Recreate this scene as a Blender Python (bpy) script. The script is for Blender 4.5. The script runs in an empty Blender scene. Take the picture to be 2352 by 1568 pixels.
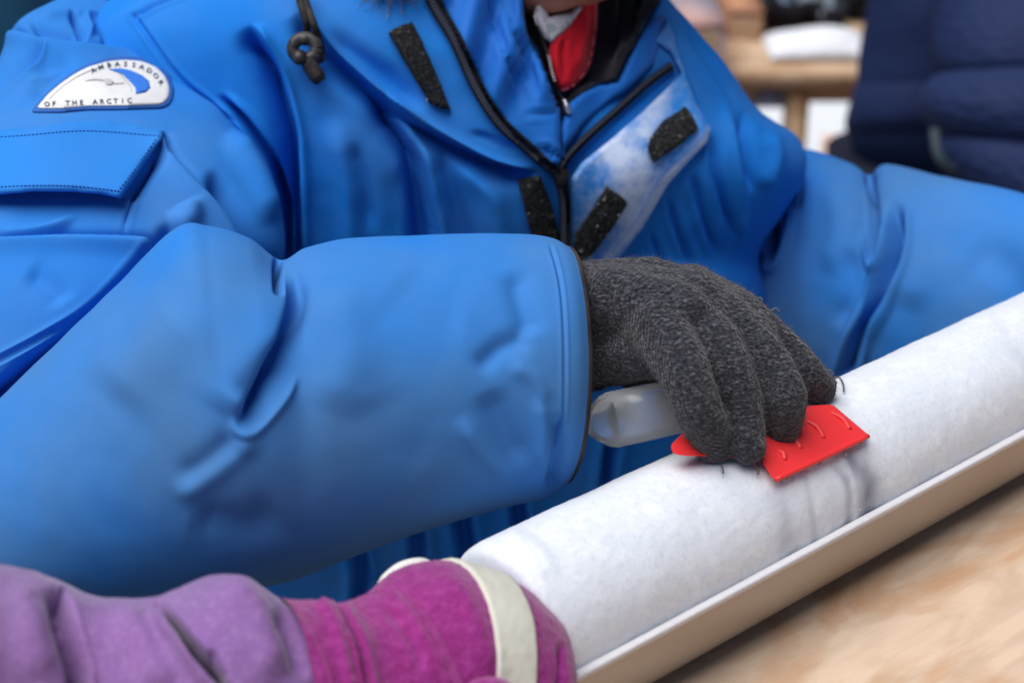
import bpy, bmesh, math, random
import numpy as np
from mathutils import Vector, Matrix, noise, geometry
from mathutils.bvhtree import BVHTree
random.seed(7); rng = np.random.default_rng(7)
scene = bpy.context.scene
R = math.radians

# ------------------------------------------------------------------ camera
CAM = np.array([0.0, 0.0, 1.40]); PITCH = R(27); WID = 0.62      # WID = frame width / distance
cam_d = bpy.data.cameras.new('camera'); cam = bpy.data.objects.new('camera', cam_d)
scene.collection.objects.link(cam); scene.camera = cam
cam.location = CAM; cam.rotation_euler = (math.pi/2 - PITCH, 0, 0)
cam_d.sensor_width = 36; cam_d.lens = 36/WID; cam_d.clip_start = .01; cam_d.clip_end = 500
cam_d.dof.use_dof = True; cam_d.dof.focus_distance = .73; cam_d.dof.aperture_fstop = 7.2
# ------------------------------------------------------------------ sky, sun, exposure
SUN_EL, SUN_AZ = R(70), R(246)      # azimuth clockwise from +Y
world = bpy.data.worlds.new('World'); scene.world = world; world.use_nodes = True
wn = world.node_tree; wn.nodes.clear()
sky = wn.nodes.new('ShaderNodeTexSky'); sky.sky_type = 'NISHITA'; sky.sun_disc = False
sky.sun_elevation = SUN_EL; sky.sun_rotation = SUN_AZ; sky.dust_density = .5; sky.air_density = 1.0; sky.ozone_density = .6
bg = wn.nodes.new('ShaderNodeBackground'); bg.inputs[1].default_value = .05
wo = wn.nodes.new('ShaderNodeOutputWorld')
wn.links.new(sky.outputs[0], bg.inputs[0]); wn.links.new(bg.outputs[0], wo.inputs[0])
sun_d = bpy.data.lights.new('sun', 'SUN'); sun_d.energy = 5.0; sun_d.angle = R(58); sun_d.color = (1, .97, .93)
sun = bpy.data.objects.new('sun', sun_d); scene.collection.objects.link(sun)
sd = Vector((math.sin(SUN_AZ)*math.cos(SUN_EL), math.cos(SUN_AZ)*math.cos(SUN_EL), math.sin(SUN_EL)))
sun.rotation_euler = (-sd).to_track_quat('-Z', 'Y').to_euler(); sun.location = (0, 0, 6)
vs = scene.view_settings; vs.view_transform = 'Standard'; vs.look = 'None'; vs.gamma = 1; vs.exposure = -.22
vs.use_curve_mapping = False

# ------------------------------------------------------------------ geometry helpers
FW = np.array([0, math.cos(PITCH), -math.sin(PITCH)]); UP = np.array([0, math.sin(PITCH), math.cos(PITCH)]); RT = np.array([1., 0, 0])
def ray(x, y):
    return FW + (x-1176)/2352*WID*RT - (y-784)/2352*WID*UP
def P(x, y, d):
    return CAM + ray(x, y)*d
def proj(V):
    q = V - CAM; d = q@FW
    return 1176 + (q@RT)/d/WID*2352, 784 - (q@UP)/d/WID*2352, d
def onz(x, y, z):
    r = ray(x, y); return CAM + r*(z-CAM[2])/r[2]

def crom(pts, n):
    """Catmull-Rom resample rows of an array to n rows."""
    p = np.asarray(pts, float); m = len(p)
    if m < 3:
        t = np.linspace(0, 1, n)[:, None]; return p[0]*(1-t)+p[-1]*t
    q = np.concatenate([[2*p[0]-p[1]], p, [2*p[-1]-p[-2]]])
    u = np.linspace(0, m-1, n); i = np.minimum(u.astype(int), m-2); t = (u-i).reshape((-1,)+(1,)*(p.ndim-1))
    a, b, c, d = q[i], q[i+1], q[i+2], q[i+3]
    return .5*((2*b)+(-a+c)*t+(2*a-5*b+4*c-d)*t*t+(-a+3*b-3*c+d)*t**3)
def smooth(t):
    t = np.clip(t, 0, 1); return t*t*(3-2*t)

class M:
    """plain mesh container"""
    def __init__(s): s.v = np.zeros((0, 3)); s.f = []
    def add(s, v, f):
        o = len(s.v); s.v = np.concatenate([s.v, np.asarray(v, float)]); s.f += [tuple(i+o for i in q) for q in f]; return s

def tube_surface(rings, nv, nu, front=.5):
    """rings: dict(T,B=(x,y,d), flat, skew=(x,y), exp). returns grid nv x nu x 3"""
    C, H, N, E = [], [], [], []
    for r in rings:
        T = P(*r['T']) if r.get('px', True) else np.array(r['T']); B = P(*r['B']) if r.get('px', True) else np.array(r['B'])
        c = (T+B)/2; h = (T-B)/2; hl = np.linalg.norm(h)
        tc = np.array(r['n']) if 'n' in r else CAM-c
        n = tc - h*(tc@h)/(hl*hl); n = n/np.linalg.norm(n)*hl*r.get('flat', 1.)
        sk = r.get('skew', (0, 0)); n = n + RT*sk[0] + UP*sk[1]
        C.append(c); H.append(h); N.append(n); E.append(r.get('exp', 1.))
    C, H, N = crom(C, nv), crom(H, nv), crom(N, nv); E = np.interp(np.linspace(0, len(E)-1, nv), range(len(E)), E)
    nf = int(nu*front); th = np.concatenate([np.linspace(0, math.pi, nf, endpoint=False), np.linspace(math.pi, 2*math.pi, nu-nf, endpoint=False)])
    ct = np.sign(np.cos(th))[None]*np.abs(np.cos(th))[None]**E[:, None]; st = np.sign(np.sin(th))[None]*np.abs(np.sin(th))[None]**E[:, None]
    return C[:, None]+ct[..., None]*H[:, None]+st[..., None]*N[:, None]
def grid_mesh(G, cap0=True, cap1=True):
    nv, nu = G.shape[:2]; v = G.reshape(-1, 3); f = []
    i = np.arange(nv-1)[:, None]*nu; j = np.arange(nu)[None]; j2 = (j+1) % nu
    f = np.stack([i+j, i+nu+j, i+nu+j2, i+j2], -1).reshape(-1, 4).tolist()
    m = M(); m.v = v.copy(); m.f = [tuple(q) for q in f]
    if cap0:
        k = len(m.v); m.v = np.concatenate([m.v, [G[0].mean(0)]]); m.f += [(k, a, (a+1) % nu) for a in range(nu)]
    if cap1:
        k = len(m.v); m.v = np.concatenate([m.v, [G[-1].mean(0)]]); o = (nv-1)*nu; m.f += [(k, o+(a+1) % nu, o+a) for a in range(nu)]
    return m
def normals(m):
    quads = np.array([q if len(q) == 4 else (q[0], q[1], q[2], q[2]) for q in m.f])
    a, b, c, d = (m.v[quads[:, k]] for k in range(4))
    n = np.cross(c-a, d-b); z = np.linalg.norm(n, axis=1) < 1e-14
    n[z] = np.cross(b-a, c-a)[z]
    t3 = quads[:, 2] == quads[:, 3]; n[t3] = np.cross(b-a, c-a)[t3]
    N = np.zeros_like(m.v)
    for k in range(4): np.add.at(N, quads[:, k], n)
    L = np.linalg.norm(N, axis=1, keepdims=True); L[L == 0] = 1
    return N/L
def outward(m):
    """flip faces if normals point inward"""
    N = normals(m); c = m.v.mean(0)
    if ((m.v-c)*N).sum() < 0: m.f = [q[::-1] for q in m.f]
    return m
def pdist(x, y, pl):
    """distance, signed side, arclength fraction to polyline"""
    best = np.full(x.shape, 1e9); side = np.zeros(x.shape); tt = np.zeros(x.shape)
    seg = np.linalg.norm(np.diff(pl, axis=0), axis=1); L = seg.sum(); acc = 0
    for k in range(len(pl)-1):
        a = pl[k]; d = pl[k+1]-a; l2 = d@d+1e-9
        t = np.clip(((x-a[0])*d[0]+(y-a[1])*d[1])/l2, 0, 1)
        ex = x-a[0]-t*d[0]; ey = y-a[1]-t*d[1]; ds = np.hypot(ex, ey); u = ds < best
        best[u] = ds[u]; side[u] = np.sign(d[0]*ey-d[1]*ex)[u]; tt[u] = (acc+t*seg[k])[u]/L
        acc += seg[k]
    return best, side, tt
def inpoly(x, y, poly):
    r = np.zeros(x.shape, bool); n = len(poly)
    for i in range(n):
        x0, y0 = poly[i]; x1, y1 = poly[(i+1) % n]
        c = ((y0 > y) != (y1 > y)) & (x < (x1-x0)*(y-y0)/((y1-y0) or 1e-9)+x0); r ^= c
    return r
def sculpt(m, strokes, allsides=False, grid=None):
    """push vertices in and out along folds seen in the cloth"""
    N = normals(m); x, y, d = proj(m.v); tc = CAM-m.v; tc /= np.linalg.norm(tc, axis=1, keepdims=True)
    face = (N*tc).sum(1); w = smooth((face+.05)/.35) if not allsides else np.ones(len(x))
    disp = np.zeros(len(x))
    for s in strokes:
        kind, pl, wd, dep = s[:4]
        if kind == 'region':
            pl = np.array(pl, float); b, _, _ = pdist(x, y, np.concatenate([pl, pl[:1]]))
            ins = inpoly(x, y, pl); disp += np.where(ins, smooth(b/wd)*dep, 0); continue
        pl = crom(np.array(pl, float), max(12, 6*len(pl))); mg = wd*7
        sel = (x > pl[:, 0].min()-mg) & (x < pl[:, 0].max()+mg) & (y > pl[:, 1].min()-mg) & (y < pl[:, 1].max()+mg) & (w > 0)
        if not sel.any(): continue
        b, sd_, t = pdist(x[sel], y[sel], pl); e0, e1 = (s[4] if len(s) > 4 else (.25, .25))
        amp = dep*(smooth(t/e0) if e0 > 0 else 1)*(smooth((1-t)/e1) if e1 > 0 else 1)
        ss = b*sd_
        if kind == 'groove': f = -np.exp(-(b/wd)**2)+.4*np.exp(-((b-1.9*wd)/wd)**2)
        elif kind == 'dent': f = -np.exp(-(b/wd)**2)
        elif kind == 'ridge': f = np.exp(-(b/wd)**2)
        elif kind == 'step':      # + side raised with long falloff, - side sunk sharply
            f = np.tanh(ss/(.45*wd))*np.exp(-(ss/np.where(ss > 0, 3.2*wd, 1.5*wd))**2); f = np.where(f*np.sign(dep) > 0, f*.45, f)*1.25
        disp[sel] += amp*f
    disp = disp*w
    if grid:
        nv, nu = grid; g = disp[:nv*nu].reshape(nv, nu)
        for _ in range(2):
            g = .25*np.roll(g, 1, 1)+.5*g+.25*np.roll(g, -1, 1); p = np.pad(g, ((1, 1), (0, 0)), 'edge'); g = .25*p[:-2]+.5*p[1:-1]+.25*p[2:]
        disp[:nv*nu] = g.ravel()
    m.v = m.v + N*disp[:, None]
    return m
PERM = np.random.default_rng(3).permutation(512); GRD = np.random.default_rng(4).normal(0, 1, (512, 3)); GRD /= np.linalg.norm(GRD, axis=1, keepdims=True)
def vnoise(p):
    """gradient noise for an array of points"""
    i = np.floor(p).astype(int); f = p-i; u = f*f*f*(f*(f*6-15)+10); r = 0.
    for a in (0, 1):
        for b in (0, 1):
            for c in (0, 1):
                h = PERM[(i[:, 0]+a+PERM[(i[:, 1]+b+PERM[(i[:, 2]+c) & 511]) & 511]) & 511]
                w = (u[:, 0] if a else 1-u[:, 0])*(u[:, 1] if b else 1-u[:, 1])*(u[:, 2] if c else 1-u[:, 2])
                r = r+w*(GRD[h]*(f-[a, b, c])).sum(1)
    return r
def rough(m, amp, sc, seed=0.):
    N = normals(m); k = vnoise(m.v*sc+[seed, seed*1.7, -seed])
    m.v = m.v+N*(k*amp)[:, None]; return m
def sphere(c, r, seg=14, ring=9, axes=None):
    A = np.eye(3) if axes is None else np.asarray(axes)
    v = [[0, 0, 1]]; f = []
    for i in range(1, ring):
        a = math.pi*i/ring
        for j in range(seg): b = 2*math.pi*j/seg; v.append([math.sin(a)*math.cos(b), math.sin(a)*math.sin(b), math.cos(a)])
    v.append([0, 0, -1]); n = len(v)
    for j in range(seg):
        k = (j+1) % seg; f.append((0, 1+j, 1+k)); o = 1+(ring-2)*seg; f.append((n-1, o+k, o+j))
        for i in range(ring-2): o = 1+i*seg; f.append((o+j, o+seg+j, o+seg+k, o+k))
    v = np.array(v)*np.asarray(r)
    return v@A+np.asarray(c), f
def blob(m, pts, rad, n=None):
    pts = np.asarray(pts, float); rad = np.asarray(rad, float)
    L = np.linalg.norm(np.diff(pts, axis=0), axis=1).sum(); n = n or max(4, int(L/(rad.min()*.3)))
    p = crom(pts, n); r = np.interp(np.linspace(0, len(rad)-1, n), range(len(rad)), rad)
    for a, b in zip(p, r): m.add(*sphere(a, b))
    return m
def remesh(m, voxel, it=4, fac=.5):
    me = bpy.data.meshes.new('tmp'); me.from_pydata(m.v.tolist(), [], m.f); ob = bpy.data.objects.new('tmp', me); scene.collection.objects.link(ob)
    r = ob.modifiers.new('r', 'REMESH'); r.mode = 'VOXEL'; r.voxel_size = voxel
    s = ob.modifiers.new('s', 'SMOOTH'); s.iterations = it; s.factor = fac
    dg = bpy.context.evaluated_depsgraph_get(); e = ob.evaluated_get(dg).to_mesh()
    v = np.empty(len(e.vertices)*3); e.vertices.foreach_get('co', v); f = [tuple(p.vertices) for p in e.polygons]
    o = M(); o.v = v.reshape(-1, 3).copy(); o.f = f
    ob.evaluated_get(dg).to_mesh_clear(); bpy.data.objects.remove(ob); bpy.data.meshes.remove(me)
    return o
def box(m, c, dx, dy, dz, axes=None):
    A = np.eye(3) if axes is None else np.asarray(axes); v = []
    for a in (-1, 1):
        for b in (-1, 1):
            for g in (-1, 1): v.append(np.asarray(c)+A[0]*a*dx/2+A[1]*b*dy/2+A[2]*g*dz/2)
    return m.add(v, [(0, 1, 3, 2), (4, 6, 7, 5), (0, 4, 5, 1), (2, 3, 7, 6), (0, 2, 6, 4), (1, 5, 7, 3)])
def wire(m, pts, r, n=40, k=8, cap=True):
    p = crom(pts, n); t = np.gradient(p, axis=0); t /= np.linalg.norm(t, axis=1, keepdims=True)+1e-12
    ref = np.array([.3, .5, .81]); a = np.cross(t, ref); a /= np.linalg.norm(a, axis=1, keepdims=True); b = np.cross(t, a)
    rr = np.interp(np.linspace(0, 1, n), np.linspace(0, 1, len(np.atleast_1d(r))), np.atleast_1d(r))
    th = np.linspace(0, 2*math.pi, k, endpoint=False)
    G = p[:, None]+rr[:, None, None]*(np.cos(th)[None, :, None]*a[:, None]+np.sin(th)[None, :, None]*b[:, None])
    g = grid_mesh(G, cap, cap); return m.add(g.v, g.f)
def bvh(*ms):
    v = np.concatenate([m.v for m in ms]); f = []; o = 0
    for m in ms: f += [tuple(i+o for i in q) for q in m.f]; o += len(m.v)
    return BVHTree.FromPolygons(v.tolist(), f)
def cast(tree, x, y):
    r = ray(x, y); L = np.linalg.norm(r)
    h = tree.ray_cast(Vector(CAM), Vector(r/L)); return None if h[0] is None else h[3]/L
def slab(poly, tree, off, thick, res=9., edge=6., drop=.5, offf=None, closed_smooth=False):
    """cloth piece with thickness lying on a surface: off = height of its face above the surface"""
    poly = np.array(poly, float); n = len(poly)
    B = []
    for i in range(n):
        a, b = poly[i], poly[(i+1) % n]; k = max(1, int(np.hypot(*(b-a))/res))
        for j in range(k): B.append(a+(b-a)*j/k)
    B = np.array(B)
    if closed_smooth:
        for _ in range(2): B = .25*np.roll(B, 1, 0)+.5*B+.25*np.roll(B, -1, 0)
    gx, gy = np.meshgrid(np.arange(poly[:, 0].min(), poly[:, 0].max(), res), np.arange(poly[:, 1].min(), poly[:, 1].max(), res))
    gx, gy = gx.ravel(), gy.ravel(); ok = inpoly(gx, gy, B); gx, gy = gx[ok], gy[ok]
    cl = np.concatenate([B, B[:1]])
    if len(gx):
        dd, _, _ = pdist(gx, gy, cl); gx, gy = gx[dd > res*.45], gy[dd > res*.45]
    pts = np.concatenate([B, np.stack([gx, gy], 1)]) if len(gx) else B
    nb = len(B)
    vo, eo, fo, *_ = geometry.delaunay_2d_cdt([Vector(p) for p in pts], [], [list(range(nb))], 1, 1e-5)
    pts = np.array([tuple(p) for p in vo])
    t = np.array([(cast(tree, *p) or np.nan) for p in pts])
    bad = np.isnan(t)
    if bad.any() and not bad.all():
        g = np.where(~bad)[0]
        for i in np.where(bad)[0]: t[i] = t[g[np.argmin(((pts[g]-pts[i])**2).sum(1))]]
    dd, _, _ = pdist(pts[:, 0], pts[:, 1], cl)
    o = off-thick*drop*(1-smooth(dd/edge))
    if offf is not None: o = o+offf(pts[:, 0], pts[:, 1])
    m = M(); fr = np.array([P(p[0], p[1], tt-oo) for p, tt, oo in zip(pts, t, o)]); bk = np.array([P(p[0], p[1], tt-oo+thick) for p, tt, oo in zip(pts, t, o)])
    k = len(pts); fs = [tuple(q) for q in fo]
    m.add(np.concatenate([fr, bk]), [])
    m.f += fs+[tuple(i+k for i in q[::-1]) for q in fs]
    cnt = {}
    for q in fs:
        for a, b in zip(q, q[1:]+q[:1]): cnt[(a, b)] = 1
    for (a, b) in list(cnt):
        if (b, a) not in cnt: m.f.append((b, a, a+k, b+k))
    # face the camera
    q = fs[0]; nn = np.cross(fr[q[1]]-fr[q[0]], fr[q[2]]-fr[q[0]])
    if nn@(CAM-fr[q[0]]) < 0: m.f = [g[::-1] for g in m.f]
    return m
def strip_poly(pl, w):
    pl = crom(np.array(pl, float), max(10, 5*len(pl))); t = np.gradient(pl, axis=0); t /= np.linalg.norm(t, axis=1, keepdims=True)
    nn = np.stack([-t[:, 1], t[:, 0]], 1); ww = np.interp(np.linspace(0, 1, len(pl)), np.linspace(0, 1, len(np.atleast_1d(w))), np.atleast_1d(w))[:, None]/2
    return np.concatenate([pl+nn*ww, (pl-nn*ww)[::-1]])
def along(pl, step):
    pl = crom(np.array(pl, float), 200); s = np.concatenate([[0], np.cumsum(np.linalg.norm(np.diff(pl, axis=0), axis=1))])
    u = np.arange(0, s[-1], step); x = np.interp(u, s, pl[:, 0]); y = np.interp(u, s, pl[:, 1])
    tx = np.interp(u+1, s, pl[:, 0])-np.interp(u-1, s, pl[:, 0]); ty = np.interp(u+1, s, pl[:, 1])-np.interp(u-1, s, pl[:, 1])
    l = np.hypot(tx, ty)+1e-9; return np.stack([x, y, tx/l, ty/l], 1)
def bars(pl, tree, step, length, width, off, hgt, across=False, shift=0.):
    """short raised bars along a path on a surface: stitches or zip teeth (pixels of the 2352 frame for plan, metres for height)"""
    m = M()
    for x, y, tx, ty in along(pl, step):
        nx, ny = -ty, tx; x, y = x+nx*shift, y+ny*shift
        t = cast(tree, x, y)
        if t is None: continue
        ax, ay, bx_, by_ = (nx, ny, tx, ty) if across else (tx, ty, nx, ny)
        t -= off; a = P(x+ax*length/2, y+ay*length/2, t)-P(x-ax*length/2, y-ay*length/2, t); b = P(x+bx_*width/2, y+by_*width/2, t)-P(x-bx_*width/2, y-by_*width/2, t)
        la, lb = np.linalg.norm(a), np.linalg.norm(b); c = ray(x, y); c = -c/np.linalg.norm(c)
        box(m, P(x, y, t), la, lb, hgt, [a/la, b/lb, c])
    return m

# ------------------------------------------------------------------ objects
def link(o): scene.collection.objects.link(o); return o
def obj(name, m, mat, parent=None, flat=False, attr=None):
    me = bpy.data.meshes.new(name); me.from_pydata(m.v.tolist(), [], m.f)
    if not flat: me.polygons.foreach_set('use_smooth', [True]*len(me.polygons))
    if attr is not None:
        for an, av in attr.items():
            a = me.attributes.new(an, 'FLOAT', 'POINT'); a.data.foreach_set('value', np.asarray(av, np.float32))
    me.materials.append(mat); o = link(bpy.data.objects.new(name, me))
    if parent is not None: o.parent = parent; o.matrix_parent_inverse = Matrix.Translation(parent.location).inverted()
    return o
def thing(name, label, cat, loc=(0, 0, 0), group=None):
    o = link(bpy.data.objects.new(name, None)); o.location = loc; o.empty_display_size = .1; o.matrix_world = Matrix.Translation(Vector(loc)); tag(o, label, cat, group); return o
def tag(o, label=None, cat=None, group=None, kind=None):
    if label: o['label'] = label
    if cat: o['category'] = cat
    if group: o['group'] = group
    if kind: o['kind'] = kind
    return o
def stuff(o): o['kind'] = 'stuff'; return o
def sub(name, m, mat, part, **k): return obj(name, m, mat, part, **k)

# ------------------------------------------------------------------ materials
def mat(name, col, rough=.7, spec=.35, sheen=0., bump=(), var=None, metal=0., sss=0., trans=0., ior=1.45, speck=None, alpha=None):
    """bump: list of (scale, strength, distance, detail); var: (scale, colour2, amount, detail)"""
    m = bpy.data.materials.new(name); m.use_nodes = True; nt = m.node_tree; nd = nt.nodes; lk = nt.links; b = nd['Principled BSDF']
    b.inputs['Base Color'].default_value = (*col, 1); b.inputs['Roughness'].default_value = rough; b.inputs['Specular IOR Level'].default_value = spec
    b.inputs['Metallic'].default_value = metal; b.inputs['IOR'].default_value = ior; b.inputs['Transmission Weight'].default_value = trans
    if sheen: b.inputs['Sheen Weight'].default_value = sheen; b.inputs['Sheen Roughness'].default_value = .4
    if sss: b.inputs['Subsurface Weight'].default_value = sss; b.inputs['Subsurface Radius'].default_value = (.6, .8, 1.); b.inputs['Subsurface Scale'].default_value = .006
    tc = nd.new('ShaderNodeTexCoord'); cur = None
    def nz(sc, det=4, rg=.55, vec=None):
        n = nd.new('ShaderNodeTexNoise'); n.inputs['Scale'].default_value = sc; n.inputs['Detail'].default_value = det; n.inputs['Roughness'].default_value = rg
        lk.new(vec or tc.outputs['Object'], n.inputs['Vector']); return n.outputs['Fac']
    colsock = None
    for v in ([var] if var and not isinstance(var, list) else var or []):
        sc, c2, amt, det = v[:4]; lo, hi = (v[4] if len(v) > 4 else (.4, .65))
        rp = nd.new('ShaderNodeMapRange'); rp.inputs['From Min'].default_value = lo; rp.inputs['From Max'].default_value = hi; rp.inputs['To Max'].default_value = amt
        lk.new(nz(sc, det), rp.inputs['Value']); mx = nd.new('ShaderNodeMix'); mx.data_type = 'RGBA'
        lk.new(rp.outputs[0], mx.inputs['Factor'])
        if colsock: lk.new(colsock, mx.inputs[6])
        else: mx.inputs[6].default_value = (*col, 1)
        mx.inputs[7].default_value = (*c2, 1); colsock = mx.outputs[2]
    if colsock: lk.new(colsock, b.inputs['Base Color'])
    for sc, st, di, det in bump:
        bn = nd.new('ShaderNodeBump'); bn.inputs['Strength'].default_value = st; bn.inputs['Distance'].default_value = di
        lk.new(nz(sc, det, .6), bn.inputs['Height'])
        if cur: lk.new(cur, bn.inputs['Normal'])
        cur = bn.outputs[0]
    if cur: lk.new(cur, b.inputs['Normal'])
    m['_col'] = 0
    return m
def mixattr(m, attr, c2):
    """blend a surface colour by a stored mesh attribute (frost, melt layers, dust)"""
    nt = m.node_tree; b = nt.nodes['Principled BSDF']; a = nt.nodes.new('ShaderNodeAttribute'); a.attribute_name = attr
    mx = nt.nodes.new('ShaderNodeMix'); mx.data_type = 'RGBA'; ln = b.inputs['Base Color'].links
    if ln: nt.links.new(ln[0].from_socket, mx.inputs[6])
    else: mx.inputs[6].default_value = b.inputs['Base Color'].default_value
    mx.inputs[7].default_value = (*c2, 1); nt.links.new(a.outputs['Fac'], mx.inputs['Factor']); nt.links.new(mx.outputs[2], b.inputs['Base Color'])
    return m
BLUE = (.013, .20, .70)
def parka_mat(name, col, dusty=.25):
    return mat(name, col, .80, .14, .0, bump=[(9, .10, .006, 2), (60, .16, .0008, 4), (420, .10, .0004, 2), (2600, .2, .0002, 2)], var=[(7, (.02, .215, .70), .5, 3), (14, (.14, .26, .46), dusty, 5, (.46, .75))])
MB = parka_mat('parka_cloth', BLUE); MB2 = parka_mat('parka_flap_cloth', (.028, .225, .70), .15)
MBW = parka_mat('dusty_sleeve_cloth', (.020, .205, .68), .35); mixattr(MBW, 'dust', (.075, .205, .44))
MBD = mat('parka_lining_cloth', (.008, .13, .54), .65, .25, .1, bump=[(30, .2, .002, 3), (2200, .1, .0002, 2)], var=(12, (.012, .17, .60), .6, 3))
MBLK = mat('black_zip_tape', (.009, .008, .012), .8, .2, bump=[(900, .4, .0006, 2)])
MVEL = mat('black_hook_tape', (.012, .013, .015), .9, .2, bump=[(700, .9, .0015, 3)], var=[(420, (.06, .06, .06), .7, 3, (.5, .7)), (600, (.35, .35, .33), .6, 4, (.60, .74))])
MTOOTH = mat('zip_tooth', (.07, .08, .12), .3, .6)
MSILV = mat('metal_tooth', (.55, .55, .6), .35, .5, metal=.9)
MTHR = mat('blue_thread', (.03, .25, .8), .7, .3)
MTHRD = mat('dark_blue_thread', (.008, .12, .55), .7, .3)

# =================================================================== table, tray, ice core (placed first: everything else touches them)
ZC = 1.0025; RC = .0365; RO = .0405
A0 = onz(1523, 1269, ZC); A1 = onz(2360, 847, ZC)
AX = (A1-A0)/np.linalg.norm(A1-A0); NX = np.cross(AX, [0, 0, 1]); NX /= np.linalg.norm(NX); ZV = np.array([0, 0, 1.])
def corehit(x, y, rr=RC):
    r = ray(x, y); w = CAM-A0; d = r-AX*(r@AX); e = w-AX*(w@AX); a = d@d; b = 2*d@e; c = e@e-rr*rr; D = b*b-4*a*c
    return -b/(2*a) if D < 0 else (-b-D**.5)/(2*a)
ZT = ZC-RO-.0005

# unseen ground, coloured dark grey to cut light bounced from below
g = M().add([(-60, -60, 0), (60, -60, 0), (60, 60, 0), (-60, 60, 0)], [(0, 1, 2, 3)])
snow = mat('snow', (.70, .73, .78), .7, .3, bump=[(2, .5, .15, 4), (30, .4, .02, 4)])
ground_mat = mat('low_bounce_ground', (.16, .16, .165), .8, .3, bump=[(6, .5, .05, 4), (90, .6, .01, 4)], var=[(1.5, (.34, .35, .37), .6, 5), (60, (.08, .08, .08), .6, 3)])
tag(obj('ground', g, ground_mat), 'unseen grey ground, kept dark to cut bounced light', None, kind='structure')

# workbench the core lies on
def wood(name, c1, c2, c3, ang):
    m = bpy.data.materials.new(name); m.use_nodes = True; nt = m.node_tree; nd = nt.nodes; lk = nt.links; b = nd['Principled BSDF']
    tc = nd.new('ShaderNodeTexCoord'); mp = nd.new('ShaderNodeMapping'); mp.inputs['Rotation'].default_value = (0, 0, ang)
    lk.new(tc.outputs['Object'], mp.inputs['Vector'])
    def st(scale, sc, det, dist=0.):
        q = nd.new('ShaderNodeMapping'); q.inputs['Scale'].default_value = scale; lk.new(mp.outputs[0], q.inputs['Vector'])
        n = nd.new('ShaderNodeTexNoise'); n.inputs['Scale'].default_value = sc; n.inputs['Detail'].default_value = det; n.inputs['Distortion'].default_value = dist; lk.new(q.outputs[0], n.inputs['Vector']); return n.outputs['Fac']
    def ramp(f, lo, hi, amt=1.):
        r = nd.new('ShaderNodeMapRange'); r.inputs['From Min'].default_value = lo; r.inputs['From Max'].default_value = hi; r.inputs['To Max'].default_value = amt; lk.new(f, r.inputs['Value']); return r.outputs[0]
    def mix(f, a, c):
        x = nd.new('ShaderNodeMix'); x.data_type = 'RGBA'; lk.new(f, x.inputs['Factor'])
        if isinstance(a, tuple): x.inputs[6].default_value = (*a, 1)
        else: lk.new(a, x.inputs[6])
        x.inputs[7].default_value = (*c, 1); return x.outputs[2]
    grain = st((1.6, 5, 5), 7, 6, 2.2); blot = st((1, 1.8, 1), 7, 5, 2.0); fine = st((6, 160, 20), 4, 3)
    c = mix(ramp(grain, .40, .64), c1, c2); c = mix(ramp(blot, .50, .66, .85), c, c3); c = mix(ramp(fine, .5, .75, .10), c, tuple(k*.6 for k in c2))
    vo = nd.new('ShaderNodeTexVoronoi'); vo.inputs['Scale'].default_value = 9; lk.new(mp.outputs[0], vo.inputs['Vector'])
    c = mix(ramp(vo.outputs['Distance'], .05, .02, .8), c, tuple(k*.25 for k in c3))
    lk.new(c, b.inputs['Base Color']); b.inputs['Roughness'].default_value = .62
    bm = nd.new('ShaderNodeBump'); bm.inputs['Strength'].default_value = .25; bm.inputs['Distance'].default_value = .001; lk.new(fine, bm.inputs['Height']); lk.new(bm.outputs[0], b.inputs['Normal'])
    return m
ANG = math.atan2(AX[1], AX[0])
MPLY = wood('plywood', (.66, .50, .37), (.55, .40, .29), (.52, .29, .16), -ANG)
MPINE = wood('pine', (.48, .33, .20), (.36, .22, .12), (.30, .15, .07), 0)
bench = thing('workbench', 'pale plywood workbench under the ice core tray', 'workbench', (A0[0], A0[1], 0))
def axbox(m, s0, s1, n0, n1, z0, z1):
    c = A0*[1, 1, 0]+AX*(s0+s1)/2+NX*(n0+n1)/2+ZV*(z0+z1)/2; return box(m, c, s1-s0, n1-n0, z1-z0, [AX, NX, ZV])
obj('table_top', axbox(M(), -.55, 1.7, -.058, .80, ZT-.018, ZT), MPLY, bench, flat=True)
for s0 in (-.5, 1.58):
    for n0 in (-.045, .70): obj('leg', axbox(M(), s0, s0+.07, n0, n0+.07, .0, ZT-.0185), MPINE, bench, flat=True)
obj('apron', axbox(M(), -.429, 1.579, -.04, -.01, ZT-.11, ZT-.0185), MPINE, bench, flat=True)

# half-pipe tray
MTRAY = mat('brushed_metal_tray', (.36, .33, .31), .38, .5, bump=[(60, .1, .001, 2)], metal=.85)
pr = []
ths = np.linspace(0, math.pi, 49)
inner = [(-math.cos(t)*(RO-.0035), -math.sin(t)*(RO-.0035)) for t in ths]; outer = [(-math.copysign(abs(math.cos(t))**.72, math.cos(t))*RO, -math.sin(t)**.72*RO) for t in ths]
lipw = [(RO-.0002, .0012), (RO-.0018, .0018), (RO-.0033, .0012)]
prof = outer+lipw+inner[::-1]+[(-x, z) for x, z in lipw[::-1]]
prof = np.array(prof)
def sweep(prof, ss):
    G = A0[None, None]+np.asarray(ss)[:, None, None]*AX+prof[None, :, 0, None]*NX+prof[None, :, 1, None]*ZV
    return G
G = sweep(prof, [-.165, -.05, .1, .3, .62]); m = grid_mesh(G, False, False)
for k, o in ((0, 0), (4, 4*len(prof))):
    idx = list(range(o, o+len(prof))); n = len(ths)
    for i in range(n-1):
        a, b = o+i, o+i+1; c, d = o+n+3+(n-1-i-1), o+n+3+(n-1-i)
        m.f.append((a, b, c, d) if k == 0 else (d, c, b, a))
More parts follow.
